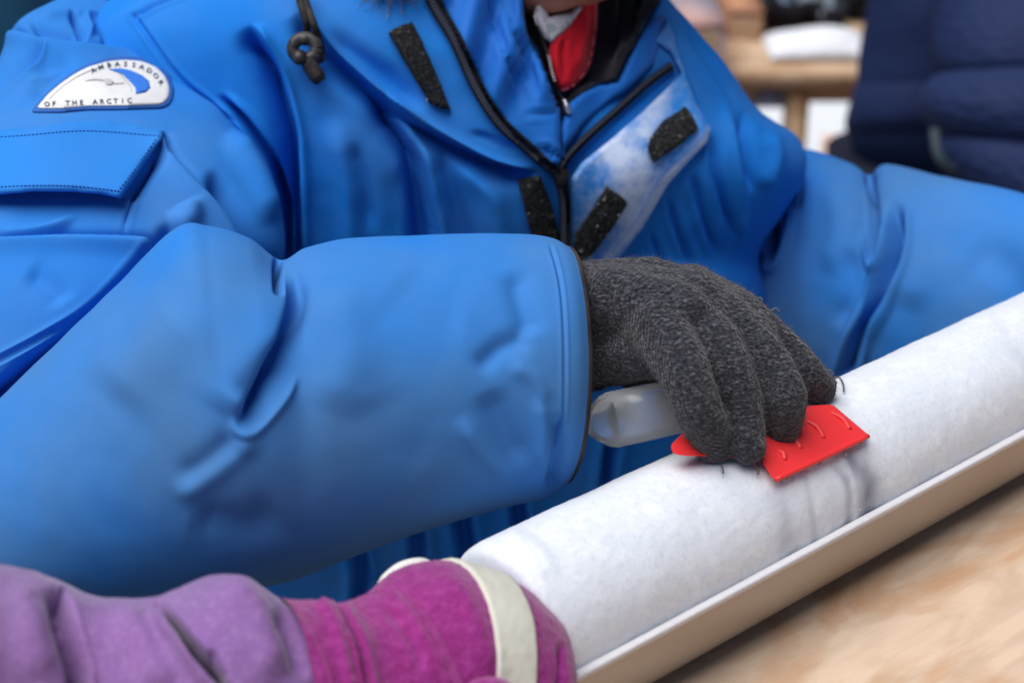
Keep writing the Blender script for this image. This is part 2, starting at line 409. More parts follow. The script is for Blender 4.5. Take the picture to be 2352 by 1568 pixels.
tray = obj('core_tray', outward(m), MTRAY); tag(tray, 'long half-pipe metal tray with a bright rim cradling the ice core', 'tray')
es = tray.modifiers.new('split', 'EDGE_SPLIT'); es.split_angle = R(35)
# lip coated white
MLIP = mat('frosted_rim', (.66, .65, .69), .6, .3, bump=[(300, .5, .0008, 3)])
for sgn in (1, -1):
    mm = M(); lp = np.array([(RO+.0003, -.0004), (RO+.0003, .0016), (RO-.0003, .0021), (RO-.0031, .0021), (RO-.0038, .0014), (RO-.0038, -.0004)])*[sgn, 1]
    gm = grid_mesh(sweep(lp, np.linspace(-.1655, .62, 60))); outward(gm); rough(gm, .0003, 160, 3)
    obj('rim', gm, MLIP, tray)

# ice core
nS, nT = 520, 220
S = np.linspace(-.088, .55, nS); TH = np.linspace(0, 2*math.pi, nT, endpoint=False)
rr = RC*np.ones(nS); q = S-S[0]; rr *= np.where(q < .008, .86+.14*np.sqrt(np.clip(1-(1-q/.008)**2, 0, 1)), 1)
Gc = A0+S[:, None, None]*AX+rr[:, None, None]*(np.cos(TH)[None, :, None]*NX+np.sin(TH)[None, :, None]*ZV)
core = grid_mesh(Gc); outward(core)
x, y, _ = proj(core.v)
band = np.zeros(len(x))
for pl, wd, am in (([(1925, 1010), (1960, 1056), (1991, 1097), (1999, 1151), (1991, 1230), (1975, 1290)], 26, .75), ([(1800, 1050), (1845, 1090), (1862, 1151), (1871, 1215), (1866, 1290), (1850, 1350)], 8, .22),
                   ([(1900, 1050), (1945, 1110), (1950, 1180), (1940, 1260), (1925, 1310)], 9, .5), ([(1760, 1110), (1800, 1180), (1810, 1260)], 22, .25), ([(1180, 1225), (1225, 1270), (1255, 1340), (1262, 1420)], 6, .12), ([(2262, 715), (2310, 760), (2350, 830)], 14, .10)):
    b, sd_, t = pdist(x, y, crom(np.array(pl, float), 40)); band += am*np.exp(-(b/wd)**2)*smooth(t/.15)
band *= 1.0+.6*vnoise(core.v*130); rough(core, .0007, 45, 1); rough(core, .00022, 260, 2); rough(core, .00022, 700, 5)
core = sculpt(core, [('dent', [(1800, 1050), (1845, 1090), (1862, 1151), (1871, 1215), (1866, 1290)], 9, .0003), ('dent', [(1935, 1010), (1960, 1056), (1991, 1097), (1999, 1151), (1991, 1250)], 14, .0008), ('ridge', [(1905, 1010), (1950, 1080), (1965, 1150), (1960, 1270)], 7, .0006),
                     ('dent', [(2262, 715), (2310, 760), (2350, 830)], 16, .0003), ('ridge', [(1150, 1215), (1230, 1260), (1280, 1330)], 18, .0012)])
MICE = mat('firn_ice', (.76, .80, .88), .45, .5, sss=.6, bump=[(220, .15, .0009, 4), (1000, .35, .0006, 3), (2600, .5, .0004, 2)], var=[(30, (.66, .70, .80), .5, 6, (.42, .70)), (120, (.86, .89, .94), .7, 4, (.5, .7)), (500, (.60, .65, .76), .5, 3, (.54, .70))])
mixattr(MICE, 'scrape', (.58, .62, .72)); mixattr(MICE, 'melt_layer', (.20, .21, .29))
qs = (core.v-A0)@AX; qt = np.arctan2((core.v-A0)@ZV, (core.v-A0)@NX); scr_ = (.55*vnoise(np.stack([qs*25, qt*40, qt*0], 1))+.5*vnoise(np.stack([qs*240+qt*9, qt*14, qt*0+7], 1)))*.7-.05
co = obj('ice_core', core, MICE, attr={'melt_layer': np.clip(band, 0, 1), 'scrape': np.clip(scr_, 0, 1)})
tag(co, 'long white cylinder of granular ice resting in the metal tray', 'ice core')
ICE = bvh(core)

# =================================================================== person in the blue parka
person = thing('person', 'person in bright blue parka scraping the ice core with a dark knit glove', 'person', (.05, 1.15, 0))
def rg(T, B, d, dB=None, **k): return dict(T=(*T, d), B=(*B, d if dB is None else dB), **k)
# ---- parka trunk
rows = [rg((820, -330), (1400, -250), .95, .99, flat=.8), rg((620, -170), (1470, -90), .93, 1.0, flat=.62), rg((330, -40), (1525, 15), .92, 1.02, flat=.55), rg((180, 60), (1640, 150), .92, 1.04, flat=.53),
        rg((120, 180), (1715, 252), .93, 1.05, flat=.52), rg((150, 300), (1800, 318), .94, 1.06, flat=.52), rg((180, 400), (1815, 400), .95, 1.06, flat=.52), rg((200, 500), (1762, 495), .96, 1.07, flat=.54),
        rg((220, 600), (1712, 585), .97, 1.08, flat=.56), rg((250, 720), (1728, 690), .99, 1.09, flat=.58), rg((300, 950), (1760, 900), 1.07, 1.14, flat=.55), rg((350, 1250), (1780, 1200), 1.18, 1.22, flat=.5),
        rg((350, 1550), (1750, 1550), 1.30, 1.34, flat=.5), rg((380, 1800), (1700, 1800), 1.38, 1.42, flat=.5)]
for r in rows: r['exp'] = .85
trunk = outward(grid_mesh(tube_surface(rows, 640, 760, .82)))
NECK = [(1205, -60), (1208, 0), (1214, 70), (1242, 125), (1260, 176), (1286, 246), (1300, 268), (1312, 232), (1369, 192), (1415, 180), (1460, 95), (1500, 35), (1530, -20), (1530, -60)]
trunk = sculpt(trunk, [
    ('region', NECK, 14, -.018),
    ('step', [(579, 50), (585, 67), (638, 168), (672, 286), (682, 370), (689, 524), (690, 640)], 12, -.020, (.1, 0)),
    ('groove', [(500, 215), (571, 286), (622, 370), (648, 470), (654, 524), (656, 640)], 8, .013, (.15, 0)),
    ('step', [(880, 200), (902, 248), (950, 338), (973, 431), (992, 532), (1000, 640)], 16, -.022, (.2, 0)),
    ('step', [(690, 20), (718, 67), (793, 150), (902, 244), (999, 307), (1130, 375), (1240, 396)], 11, -.014, (.1, .1)),
    ('dent', [(600, 95), (638, 168), (672, 286), (681, 370), (686, 524), (687, 640)], 7, .020, (.2, 0)), ('dent', [(930, 300), (955, 338), (980, 431), (1002, 532), (1012, 640)], 9, .020, (.25, 0)), ('dent', [(740, 92), (793, 152), (902, 248), (999, 312), (1130, 379), (1235, 398)], 5, .010, (.2, .2)), ('dent', [(622, 370), (646, 470), (652, 524), (655, 640)], 6, .018, (.3, 0)),
    ('dent', [(804, 319), (838, 431), (853, 540)], 16, .004), ('ridge', [(760, 260), (800, 420), (805, 560)], 28, .005, (.3, 0)), ('ridge', [(900, 330), (930, 430), (935, 560)], 20, .004, (.3, 0)),
    ('dent', [(1015, 330), (1040, 430), (1075, 560)], 22, .009, (.3, 0)), ('ridge', [(1040, 350), (1120, 440), (1150, 560)], 26, .006, (.3, 0)),
    ('dent', [(740, 60), (800, 110), (900, 190), (980, 260)], 24, .006), ('dent', [(1080, 300), (1150, 330), (1200, 350)], 8, .003),
    ('groove', [(320, 35), (355, 15), (420, -10)], 5, .002, (0, 0)), ('groove', [(310, 40), (400, 165), (480, 235), (575, 300)], 5, .003, (0, .2)),
    ('dent', [(1700, 250), (1722, 361), (1722, 451)], 11, .007), ('ridge', [(1660, 220), (1680, 340), (1700, 480), (1690, 580)], 12, .005), ('groove', [(1640, 300), (1650, 420), (1690, 560)], 10, .005),
    ('groove', [(1590, 380), (1610, 480), (1650, 600)], 9, .004), ('groove', [(1530, 440), (1555, 530), (1600, 640)], 8, .0035), ('groove', [(1490, 520), (1510, 580), (1540, 660)], 7, .003), ('ridge', [(1760, 300), (1775, 360), (1750, 440)], 18, .005),
    ('groove', [(1555, 40), (1640, 160), (1700, 250)], 10, .003),
    ('groove', [(1075, 1080), (1060, 1180), (1075, 1300), (1040, 1450)], 16, .020, (.1, 0)), ('groove', [(930, 1120), (960, 1250), (940, 1400)], 14, .016, (.1, 0)), ('groove', [(1200, 1050), (1190, 1150), (1210, 1300)], 14, .018, (.1, 0)), ('groove', [(1420, 950), (1400, 1040), (1390, 1120)], 12, .014, (.1, 0)), ('groove', [(800, 1200), (830, 1300), (820, 1420)], 14, .014, (.1, 0)), ('groove', [(300, 1280), (330, 1400), (310, 1500)], 14, .014, (.1, 0)),
], grid=(640, 760))
rough(trunk, .003, 14, 4); rough(trunk, .0008, 60, 9)
parka = obj('parka', trunk, MB, person)
TR = bvh(trunk)
# ---- near arm (upper sleeve + forearm sleeve)
up = [rg((190, -20), (330, 40), .93, .93, flat=.8), rg((120, 12), (372, 110), .92, .92), rg((48, 62), (450, 196), .905, .905), rg((0, 170), (560, 290), .89, .89), rg((-80, 320), (625, 420), .865, .865), rg((-150, 480), (648, 590), .845, .845),
      rg((-230, 650), (560, 730), .82, .82), rg((-300, 850), (420, 900), .80, .80), rg((-350, 1050), (250, 1080), .785, .785)]
for r in up: r['flat'] = r.get('flat', .92)
upper = outward(grid_mesh(tube_surface(up, 440, 460, .78)))
upper = sculpt(upper, [
    ('step', [(-30, 78), (30, 77), (100, 91), (235, 108), (302, 124), (403, 188), (480, 240), (571, 292)], 8, .0065, (0, .15)),
    ('dent', [(60, 62), (120, 72), (190, 92)], 12, .008), ('dent', [(160, 30), (178, 60), (196, 92)], 7, .006), ('ridge', [(196, 35), (205, 60), (215, 85)], 8, .004), ('dent', [(225, 50), (240, 75), (248, 98)], 6, .005), ('dent', [(270, 60), (290, 85), (330, 120)], 7, .006), ('dent', [(335, 70), (360, 105), (400, 150)], 8, .006), ('ridge', [(80, 45), (150, 35), (240, 34)], 8, .003),
    ('step', [(110, 95), (104, 104), (94, 124), (50, 170), (0, 215), (-40, 260)], 6, -.004, (.1, 0)),
    ('dent', [(60, 160), (140, 150), (60, 230)], 22, .004),
    ('step', [(-30, 552), (100, 548), (200, 549), (330, 555), (372, 570)], 9, .010, (0, .1)), ('ridge', [(-20, 537), (60, 533), (130, 520), (185, 492)], 9, .004),
    ('step', [(375, 300), (385, 350), (440, 420), (520, 500), (585, 580)], 8, .008, (.1, 0)), ('dent', [(470, 395), (520, 460), (565, 530), (610, 600)], 17, .018, (.3, 0)), ('ridge', [(520, 300), (580, 400), (625, 520)], 24, .006),
    ('groove', [(372, 330), (340, 400), (300, 470), (282, 545)], 5, .003), ('dent', [(380, 340), (350, 380), (310, 440), (290, 470)], 16, .008), ('ridge', [(420, 470), (430, 500), (400, 530)], 26, .006),
    ('groove', [(330, 578), (215, 700), (100, 772), (-20, 835)], 6, .003, (0, 0)), ('dent', [(385, 545), (352, 585), (225, 715), (-10, 905)], 17, .020, (0, 0)), ('dent', [(60, 620), (120, 660), (150, 700)], 30, .003),
], grid=(440, 460))
rough(upper, .003, 16, 6)
fo = [rg((-420, 1250), (-300, 1560), .74), rg((-200, 1100), (-110, 1490), .725), rg((60, 857), (110, 1410), .715), rg((250, 672), (320, 1378), .71), rg((400, 530), (480, 1360), .708), rg((480, 522), (570, 1350), .708), rg((570, 548), (650, 1336), .71), rg((645, 598), (735, 1308), .712), rg((705, 570), (810, 1277), .714),
      rg((800, 549), (920, 1236), .717), rg((960, 541), (1060, 1190), .721), rg((1110, 537), (1170, 1160), .727, skew=(.004, 0)), rg((1210, 540), (1240, 1145), .731, skew=(.008, 0)), rg((1265, 548), (1272, 1128), .733, skew=(.010, 0)), rg((1300, 566), (1296, 1108), .735, flat=.98, skew=(.010, 0))]
FG = tube_surface(fo, 560, 460, .75); fore = grid_mesh(FG, True, False); outward(fore)
fore = sculpt(fore, [
    ('dent', [(641, 580), (636, 640), (629, 692)], 7, .018, (0, .12)),
    ('step', [(672, 610), (668, 650), (661, 690), (634, 775), (598, 863), (550, 950), (536, 975)], 24, .010, (.3, .15)), ('ridge', [(532, 945), (545, 990), (590, 988), (650, 920), (690, 850)], 10, .0028),
    ('dent', [(655, 800), (610, 850), (540, 930)], 34, .004), ('ridge', [(600, 985), (520, 1060), (395, 1150)], 26, .0035), ('dent', [(560, 1000), (480, 1070), (400, 1110)], 34, .003), ('ridge', [(460, 700), (360, 800), (250, 930)], 70, .004), ('dent', [(430, 1180), (560, 1210), (660, 1160)], 50, .003),
    ('dent', [(1185, 610), (1195, 680), (1225, 780)], 30, .0035), ('dent', [(1090, 860), (1150, 800), (1230, 770)], 26, .0032), ('ridge', [(1050, 950), (1110, 1040), (1200, 1110)], 22, .0028), ('dent', [(1120, 890), (1160, 990), (1210, 1080)], 34, .0045), ('ridge', [(1165, 835), (1225, 870), (1255, 930)], 20, .002), ('dent', [(1280, 940), (1286, 1040), (1272, 1110)], 16, .005, (.3, 0)), ('ridge', [(1235, 900), (1245, 1000), (1232, 1080)], 18, .003),
    ('groove', [(1262, 556), (1287, 650), (1296, 800), (1294, 950), (1280, 1060)], 4, .0009, (.05, .05)), ('dent', [(900, 640), (1000, 720), (1080, 740)], 70, .0015), ('ridge', [(760, 640), (800, 800), (760, 960)], 60, .003), ('dent', [(840, 900), (900, 1000), (1000, 1060)], 70, .0012),
], grid=(560, 460))
rough(fore, .0009, 14, 8); rough(fore, .0004, 70, 3)
arm = M().add(upper.v, upper.f).add(fore.v, fore.f)
dv = proj(arm.v)[0]; dn = .55+.9*vnoise(arm.v*11)+.35*vnoise(arm.v*34); dn[:len(upper.v)] *= .25
obj('sleeve', arm, MBW, person, attr={'dust': np.clip(dn, 0, .9)})['label'] = 'wide bent sleeve reaching across to the glove'
UPT = bvh(upper)
# cuff: dark bound hem, turned in
cv = fore.v[:560*460].reshape(560, 460, 3); e = cv[-1]; cc = e.mean(0); dirc = (e-cv[-12]).mean(0); dirc /= np.linalg.norm(dirc)
ring = []
for k, (a, sc) in enumerate(((-.0018, 1.002), (-.0006, 1.010), (.0010, 1.008), (.0018, .985), (.0005, .95), (-.004, .88), (-.008, .80))):
    ring.append(cc+(e-cc)*sc+dirc*a)
MBIND = mat('brown_black_binding', (.028, .022, .025), .7, .3, bump=[(500, .4, .0008, 3)], var=(60, (.10, .075, .07), .6, 3))
obj('cuff_binding', outward(grid_mesh(np.array(ring), False, False)), MBIND, person)
# ---- far arm
fa = [rg((1560, 260), (1480, 760), 1.12), rg((1700, 312), (1620, 830), 1.125), rg((1808, 340), (1740, 900), 1.115), rg((1868, 349), (1840, 960), 1.10), rg((1955, 380), (1935, 980), 1.075), rg((1997, 404), (1995, 985), 1.065), rg((2036, 377), (2050, 985), 1.055), rg((2150, 397), (2180, 960), 1.03), rg((2280, 428), (2300, 900), 1.0), rg((2400, 458), (2400, 860), .97), rg((2560, 505), (2520, 840), .94), rg((2680, 560), (2620, 800), .92)]
far = outward(grid_mesh(tube_surface(fa, 520, 380, .75), True, False))
far = sculpt(far, [
    ('dent', [(1776, 470), (1774, 545), (1768, 610)], 9, .020), ('ridge', [(1825, 420), (1816, 522), (1790, 598), (1760, 618), (1745, 580)], 8, .005), ('dent', [(1836, 345), (1832, 400), (1826, 490)], 9, .016), ('dent', [(1740, 560), (1715, 620), (1720, 700)], 20, .012),
    ('dent', [(1996, 395), (2006, 481), (2008, 605)], 7, .016, (.02, .2)), ('ridge', [(1978, 520), (1990, 600), (2010, 618), (2030, 590), (2038, 500)], 7, .003), ('groove', [(2054, 450), (2061, 563), (2026, 665), (1976, 768), (1945, 860)], 13, .014, (.2, 0)), ('ridge', [(2090, 470), (2110, 600), (2080, 720)], 40, .004), ('ridge', [(1900, 400), (1930, 520), (1900, 640)], 34, .004), ('dent', [(1950, 560), (1960, 660), (1920, 760)], 22, .004), ('dent', [(2230, 560), (2330, 640), (2360, 720)], 50, .004),
], grid=(520, 380))
rough(far, .0035, 14, 2); rough(far, .0008, 55, 2)
obj('sleeve', far, MBW, person, attr={'dust': np.clip(.35+.9*vnoise(far.v*9)+.3*vnoise(far.v*30), 0, .8)})['label'] = 'far sleeve stretched along behind the ice core'  # mild grime whose tint also deepens this sleeve's shade in colour
# ---- sewn-on pieces of the parka
stx = []
flap = slab([(-60, 305), (60, 294), (150, 281), (240, 276), (320, 288), (376, 301), (371, 320), (325, 388), (277, 456), (230, 446), (170, 441), (80, 440), (0, 447), (-60, 452)], UPT, .009, .005, 9, 8, .7, offf=lambda x, y: .008*smooth((y-300)/150)+.002*np.sin(x/60.))
fl = obj('pocket_flap', flap, MB2, person)
FT = bvh(flap)
m = bars([(-50, 318), (60, 310), (200, 300), (366, 312)], FT, 9, 5.5, 1.6, .0004, .0009); 
m2 = bars([(-50, 432), (60, 426), (170, 427), (272, 438)], FT, 9, 5.5, 1.6, .0004, .0009); m.add(m2.v, m2.f)
m2 = bars([(356, 322), (312, 385), (270, 440)], FT, 9, 5.5, 1.6, .0004, .0009); m.add(m2.v, m2.f)
stuff(sub('stitching', m, MTHRD, fl))
# shoulder emblem
WH = [(83, 249), (109, 218), (137, 194), (170, 171), (203, 154), (249, 141), (285, 138), (326, 141), (359, 154), (380, 176), (390, 202), (388, 222), (380, 235), (363, 241), (285, 243), (203, 244), (147, 249)]
c0 = np.array([255, 205]); BR = [tuple(c0+(np.array(p)-c0)*[1.075, 1.17]+[0, 2]) for p in WH]; BR[0] = (70, 258)
UP2 = bvh(upper)
MPB = mat('patch_border', (.03, .13, .45), .75, .3, bump=[(800, .4, .0006, 2)]); MPW = mat('patch_white', (.78, .80, .82), .75, .3, bump=[(1100, .5, .0006, 2)], var=(60, (.66, .64, .66), .6, 3))
MPC = mat('patch_blue', (.04, .20, .72), .75, .3, bump=[(1100, .5, .0006, 2)]); MLET = mat('patch_lettering', (.05, .07, .10), .8, .2); MPG = mat('patch_grey', (.52, .50, .54), .8, .2)
patch = obj('emblem_patch', slab(BR, UP2, .0022, .002, 6, 6, .6, closed_smooth=True), MPB, person); patch['label'] = 'white and blue embroidered emblem on the shoulder'
PT = bvh(slab(WH, UP2, .0032, .0016, 6, 5, .3, closed_smooth=True)); sub('emblem_field', slab(WH, UP2, .0032, .0016, 6, 5, .3, closed_smooth=True), MPW, patch)
sub('emblem_crescent', slab([(249, 159), (277, 157), (301, 162), (326, 173), (342, 186), (345, 202), (334, 212), (312, 216), (311, 202), (298, 187), (281, 171)], PT, .0008, .001, 5, 4, .3), MPC, patch)
gm = slab(strip_poly([(196, 186), (215, 183), (240, 185), (262, 192), (285, 191)], [1.5, 3.5, 4, 3, 1.5]), PT, .0006, .0008, 4, 2, .3)
g2 = slab(strip_poly([(250, 158), (262, 161), (272, 168), (283, 180), (297, 196), (302, 210)], [1.5, 3, 3.5, 3, 1.5]), PT, .0006, .0008, 4, 2, .3); gm.add(g2.v, g2.f)
g2 = slab([(236, 183), (250, 180), (262, 189), (256, 196), (244, 195)], PT, .0007, .0008, 4, 2, .3); gm.add(g2.v, g2.f)
g2 = slab(strip_poly([(112, 228), (140, 202), (172, 179), (205, 163), (225, 157)], [1.5, 2, 2, 2, 2.5]), PT, .0006, .0008, 4, 2, .3); gm.add(g2.v, g2.f)
sub('emblem_outline', gm, MPG, patch)
def letters(txt, pl, h, tree, adv):
    """flat raised letters set along a path"""
    m = M(); pl = crom(np.array(pl, float), 200); s = np.concatenate([[0], np.cumsum(np.linalg.norm(np.diff(pl, axis=0), axis=1))]); n = len(txt); step = s[-1]/n
    for i, ch in enumerate(txt):
        if ch == ' ': continue
        u = (i+.5)*step; x, y = np.interp(u, s, pl[:, 0]), np.interp(u, s, pl[:, 1]); tx = np.interp(u+1, s, pl[:, 0])-np.interp(u-1, s, pl[:, 0]); ty = np.interp(u+1, s, pl[:, 1])-np.interp(u-1, s, pl[:, 1]); l = math.hypot(tx, ty); tx, ty = tx/l, ty/l
        cu = bpy.data.curves.new('t', 'FONT'); cu.body = ch; cu.align_x = 'CENTER'; cu.align_y = 'CENTER'; cu.resolution_u = 2; cu.offset = .022; ob = bpy.data.objects.new('t', cu); scene.collection.objects.link(ob)
        dg = bpy.context.evaluated_depsgraph_get(); me = ob.evaluated_get(dg).to_mesh()
        vv = np.array([v.co[:] for v in me.vertices]); ff = [tuple(p.vertices) for p in me.polygons]
        ob.evaluated_get(dg).to_mesh_clear(); bpy.data.objects.remove(ob); bpy.data.curves.remove(cu)
        k = h/.72; pts = []
        for a, b, _ in vv:
            a *= k*adv; b *= k; X, Y = x+tx*a+ty*b, y+ty*a-tx*b
            t = cast(tree, X, Y) or cast(tree, x, y); pts.append(P(X, Y, t-.0006))
        m.add(pts, ff)
    return m
lm = letters('AMBASSADOR', [(206, 167), (228, 156), (257, 149), (285, 147.5), (318, 152), (343, 163), (361, 178), (374, 198)], 11, PT, 1.15)
l2 = letters('OF THE ARCTIC', [(100, 240), (147, 237.5), (203, 235), (305, 231)], 11, PT, 1.1); lm.add(l2.v, l2.f)
stuff(sub('emblem_lettering', lm, MLET, patch, flat=True))

# chest flaps
def setfrost(m, fn): x, y, d = proj(m.v); return {'frost': np.clip(fn(x, y), 0, 1)}
MFR = parka_mat('frosted_flap_cloth', (.04, .27, .80), .4); mixattr(MFR, 'frost', (.60, .70, .92))
RF = [(1535, 45), (1563, 135), (1596, 230), (1633, 295), (1624, 326), (1580, 372), (1535, 422), (1502, 478), (1476, 523), (1424, 590), (1370, 660), (1300, 640), (1305, 560), (1308, 480), (1312, 410), (1335, 375), (1401, 322), (1470, 262), (1520, 215), (1566, 168), (1540, 120), (1505, 95)]
rf = slab(RF, TR, .010, .005, 5, 10, .6, offf=lambda x, y: .004*np.sin((x+y)/70.)*smooth((x-1330)/80))
nzv = sum(vnoise(rf.v*110*2**k)*.85**k for k in range(5))*.8
fx, fy, _ = proj(rf.v); b1, _, _ = pdist(fx, fy, np.array([(1420, 345), (1455, 400), (1470, 440), (1425, 480)], float)); b2, _, _ = pdist(fx, fy, np.array([(1480, 300), (1505, 250), (1515, 200)], float)); b3, _, _ = pdist(fx, fy, np.array([(1633, 310), (1540, 405), (1480, 500), (1400, 590)], float))
fr = np.clip(.98*np.exp(-(b1/50)**2)+.7*np.exp(-(b2/26)**2)+.75*np.exp(-(b3/15)**2)+.06+.45*nzv*np.exp(-(b1/90)**2)+.25*nzv, 0, 1)
rfo = obj('storm_flap', rf, MFR, person, attr={'frost': fr}); rfo['label'] = 'open front flap whitened with frost'
RT_ = bvh(rf, trunk)
m = bars([(1545, 60), (1570, 150), (1605, 240), (1616, 300), (1600, 328), (1520, 405), (1462, 505), (1405, 580)], RT_, 9, 5.5, 1.8, .0004, .001)
m2 = bars([(1500, 105), (1440, 180), (1400, 225), (1340, 290)], RT_, 9, 5.5, 1.8, .0004, .001); m.add(m2.v, m2.f)
stuff(sub('stitching', m, MTHR, rfo))
# left turned-back collar panel
LP = [(1000, -30), (1206, -30), (1207, 0), (1213, 70), (1243, 127), (1262, 178), (1286, 250), (1287, 330), (1287, 392), (1250, 372), (1180, 310), (1128, 240), (1085, 150), (1040, 70)]
lp = slab(LP, TR, .008, .005, 9, 8, .7, offf=lambda x, y: .0045*np.sin(x/17.+y/60.)*smooth((300-y)/120)+.004*smooth((x-1200)/80))
lp = sculpt(lp, [('groove', [(1120, -20), (1140, 60), (1170, 140), (1200, 235)], 7, .004), ('groove', [(1165, -20), (1185, 70), (1215, 150), (1240, 240)], 7, .004), ('groove', [(1200, 262), (1240, 262), (1285, 260)], 5, .003), ('groove', [(1225, 340), (1255, 345), (1285, 365)], 7, .004)])
lpo = obj('collar_panel', lp, MBD, person)
rp = slab([(1296, 268), (1308, 236), (1345, 210), (1372, 196), (1418, 184), (1462, 100), (1500, 40), (1530, 40), (1520, 90), (1500, 150), (1440, 205), (1390, 245), (1340, 290), (1300, 340), (1291, 385), (1288, 300)], TR, .006, .005, 9, 8, .7, offf=lambda x, y: .003*np.sin(x/25.))
obj('collar_panel', rp, MBD, person)
# collar inside: red mid-layer, black fleece, pale neck gaiter
INS = TR
MRED = mat('red_fleece', (.62, .006, .025), .8, .25, .2, bump=[(260, .4, .001, 4), (1800, .3, .0003, 2)], var=(40, (.42, .003, .015), .7, 3)); MPINK = mat('pink_piping', (.75, .14, .19), .8, .2); MFLE = mat('black_fleece', (.012, .013, .022), .9, .2, .3, bump=[(400, .6, .0012, 4)]); MGAI = mat('pale_gaiter', (.60, .60, .68), .85, .2, bump=[(600, .5, .0008, 3)], var=(130, (.25, .33, .36), .7, 3, (.55, .62)))
bf = slab([(1320, -60), (1540, -60), (1520, 0), (1492, 36), (1457, 92), (1415, 182), (1369, 194), (1307, 236), (1296, 240), (1310, 200), (1350, 150)], INS, .006, .006, 9, 12, .7, offf=lambda x, y: .010*smooth((x-1370)/70))
bf = sculpt(bf, [('groove', [(1430, -40), (1425, 60), (1390, 150)], 10, .004, (0, .2)), ('groove', [(1470, -40), (1455, 50), (1425, 120)], 8, .004, (0, .2))])
obj('fleece_collar', bf, MFLE, person)
rd = slab([(1335, -60), (1376, -60), (1372, 0), (1370, 62), (1365, 105), (1356, 149), (1343, 174), (1316, 200), (1288, 209), (1268, 180), (1260, 130), (1262, 100), (1299, 67), (1325, 21)], INS, .019, .006, 7, 10, .7, offf=lambda x, y: .005*np.sin((x-1250)/28.))
rd = sculpt(rd, [('groove', [(1300, 75), (1292, 120), (1296, 190)], 6, .003), ('ridge', [(1340, 0), (1335, 90), (1315, 180)], 12, .003)])
rdo = obj('red_collar', rd, MRED, person); RDT = bvh(rd, bf)
sub('piping', slab(strip_poly([(1374, -50), (1370, 0), (1368, 62), (1363, 105), (1354, 149), (1340, 174), (1314, 200), (1290, 208)], 7), RDT, .002, .003, 5, 3, .6), MPINK, rdo)
ga = slab([(1235, -10), (1262, 40), (1290, 33), (1312, 28), (1330, 10), (1340, 20), (1312, 60), (1268, 100), (1250, 90), (1225, 40)], INS, .024, .006, 6, 8, .7)
obj('neck_gaiter', ga, MGAI, person)
# zips
def zip_(name, pl, w, tree, tooth=True, tmat=MTOOTH, tstep=7.5, off=.0035):
    tp = slab(strip_poly(pl, w), tree, off, .003, 6, 3, .25); o = obj(name, tp, MBLK, person, flat=True)
    if tooth:
        tt = bvh(tp); mm = bars(pl, tt, tstep, w*.42 if isinstance(w, (int, float)) else 13, tstep*.5, .001, .0026, across=True, shift=3.); stuff(sub('zip_teeth', mm, tmat, o, flat=True))
    return o
PLT = bvh(trunk, lp, rp, rf)
zip_('zipper', [(985, -30), (999, 11), (1048, 94), (1093, 195), (1149, 281), (1224, 349), (1276, 396)], [34, 32, 32, 30, 30, 28, 22], PLT, off=.005)
zip_('zipper', [(1545, 150), (1492, 187), (1426, 246), (1352, 312), (1306, 360), (1285, 398)], 19, PLT, off=.006)
zip_('zipper', [(1277, 385), (1290, 425), (1297, 470), (1298, 545), (1300, 640)], 26, PLT, off=.007)
iz = zip_('collar_zip_tape', [(1212, -40), (1216, 0), (1224, 70), (1250, 127), (1268, 178), (1292, 246), (1298, 262)], [26, 26, 27, 24, 20, 14, 10], PLT, False, off=.006)
PL2 = bvh(trunk, lp, rd, ga)
stuff(sub('zip_teeth', bars([(1229, 40), (1240, 76), (1256, 116), (1263, 140), (1268, 165), (1283, 211), (1300, 238)], PL2, 8, 8, 4, .008, .003, across=True), MSILV, iz))
# pull tab of the collar zip
t0 = (cast(PLT, 1302, 250) or .9)-.012; mm = M(); wire(mm, [P(1296, 230, t0), P(1302, 245, t0), P(1306, 262, t0)], [.0012, .0018, .0014], 14, 8); sub('zip_pull', mm, MSILV, iz)
# slider body of main zip
t0 = (cast(PLT, 1292, 410) or .9)-.012; mm = M(); box(mm, P(1293, 412, t0), .006, .010, .004, [RT, UP, -FW]); bm_ = mm; obj('zip_slider', bm_, MBLK, person)
# hook-and-loop patches
VEL = []
for k, (pl, tr) in enumerate((([(892, 76), (918, 60), (946, 52), (966, 88), (1000, 165), (1034, 250), (1012, 250), (986, 236), (940, 160)], TR), ([(1188, 412), (1240, 404), (1262, 460), (1286, 545), (1290, 600), (1240, 600), (1215, 520)], PLT), ([(1487, 342), (1494, 316), (1520, 280), (1574, 246), (1588, 262), (1604, 296), (1553, 340), (1502, 374)], PLT), ([(1393, 427), (1444, 464), (1410, 520), (1369, 576), (1336, 604), (1318, 590), (1320, 540), (1356, 486)], PLT))):
    sl = slab(pl, tr, .0055, .004, 6, 5, .5); sl = rough(sl, .0009, 420, k); o = obj('hook_tape', sl, MVEL, person)
    tt = bvh(sl); fm = M(); xs = np.array(pl)
    for _ in range(14 if k > 1 else 3):
        X, Y = rng.uniform(xs[:, 0].min(), xs[:, 0].max()), rng.uniform(xs[:, 1].min(), xs[:, 1].max())
        t = cast(tt, X, Y)
        if t is None: continue
        r_ = rng.uniform(.0002, .0006); fm.add(*sphere(P(X, Y, t-.0003), [r_, r_*rng.uniform(.5, 1), r_], 5, 4))
    stuff(sub('frost_crystals', fm, MLIP, o)); VEL.append((sl, o))
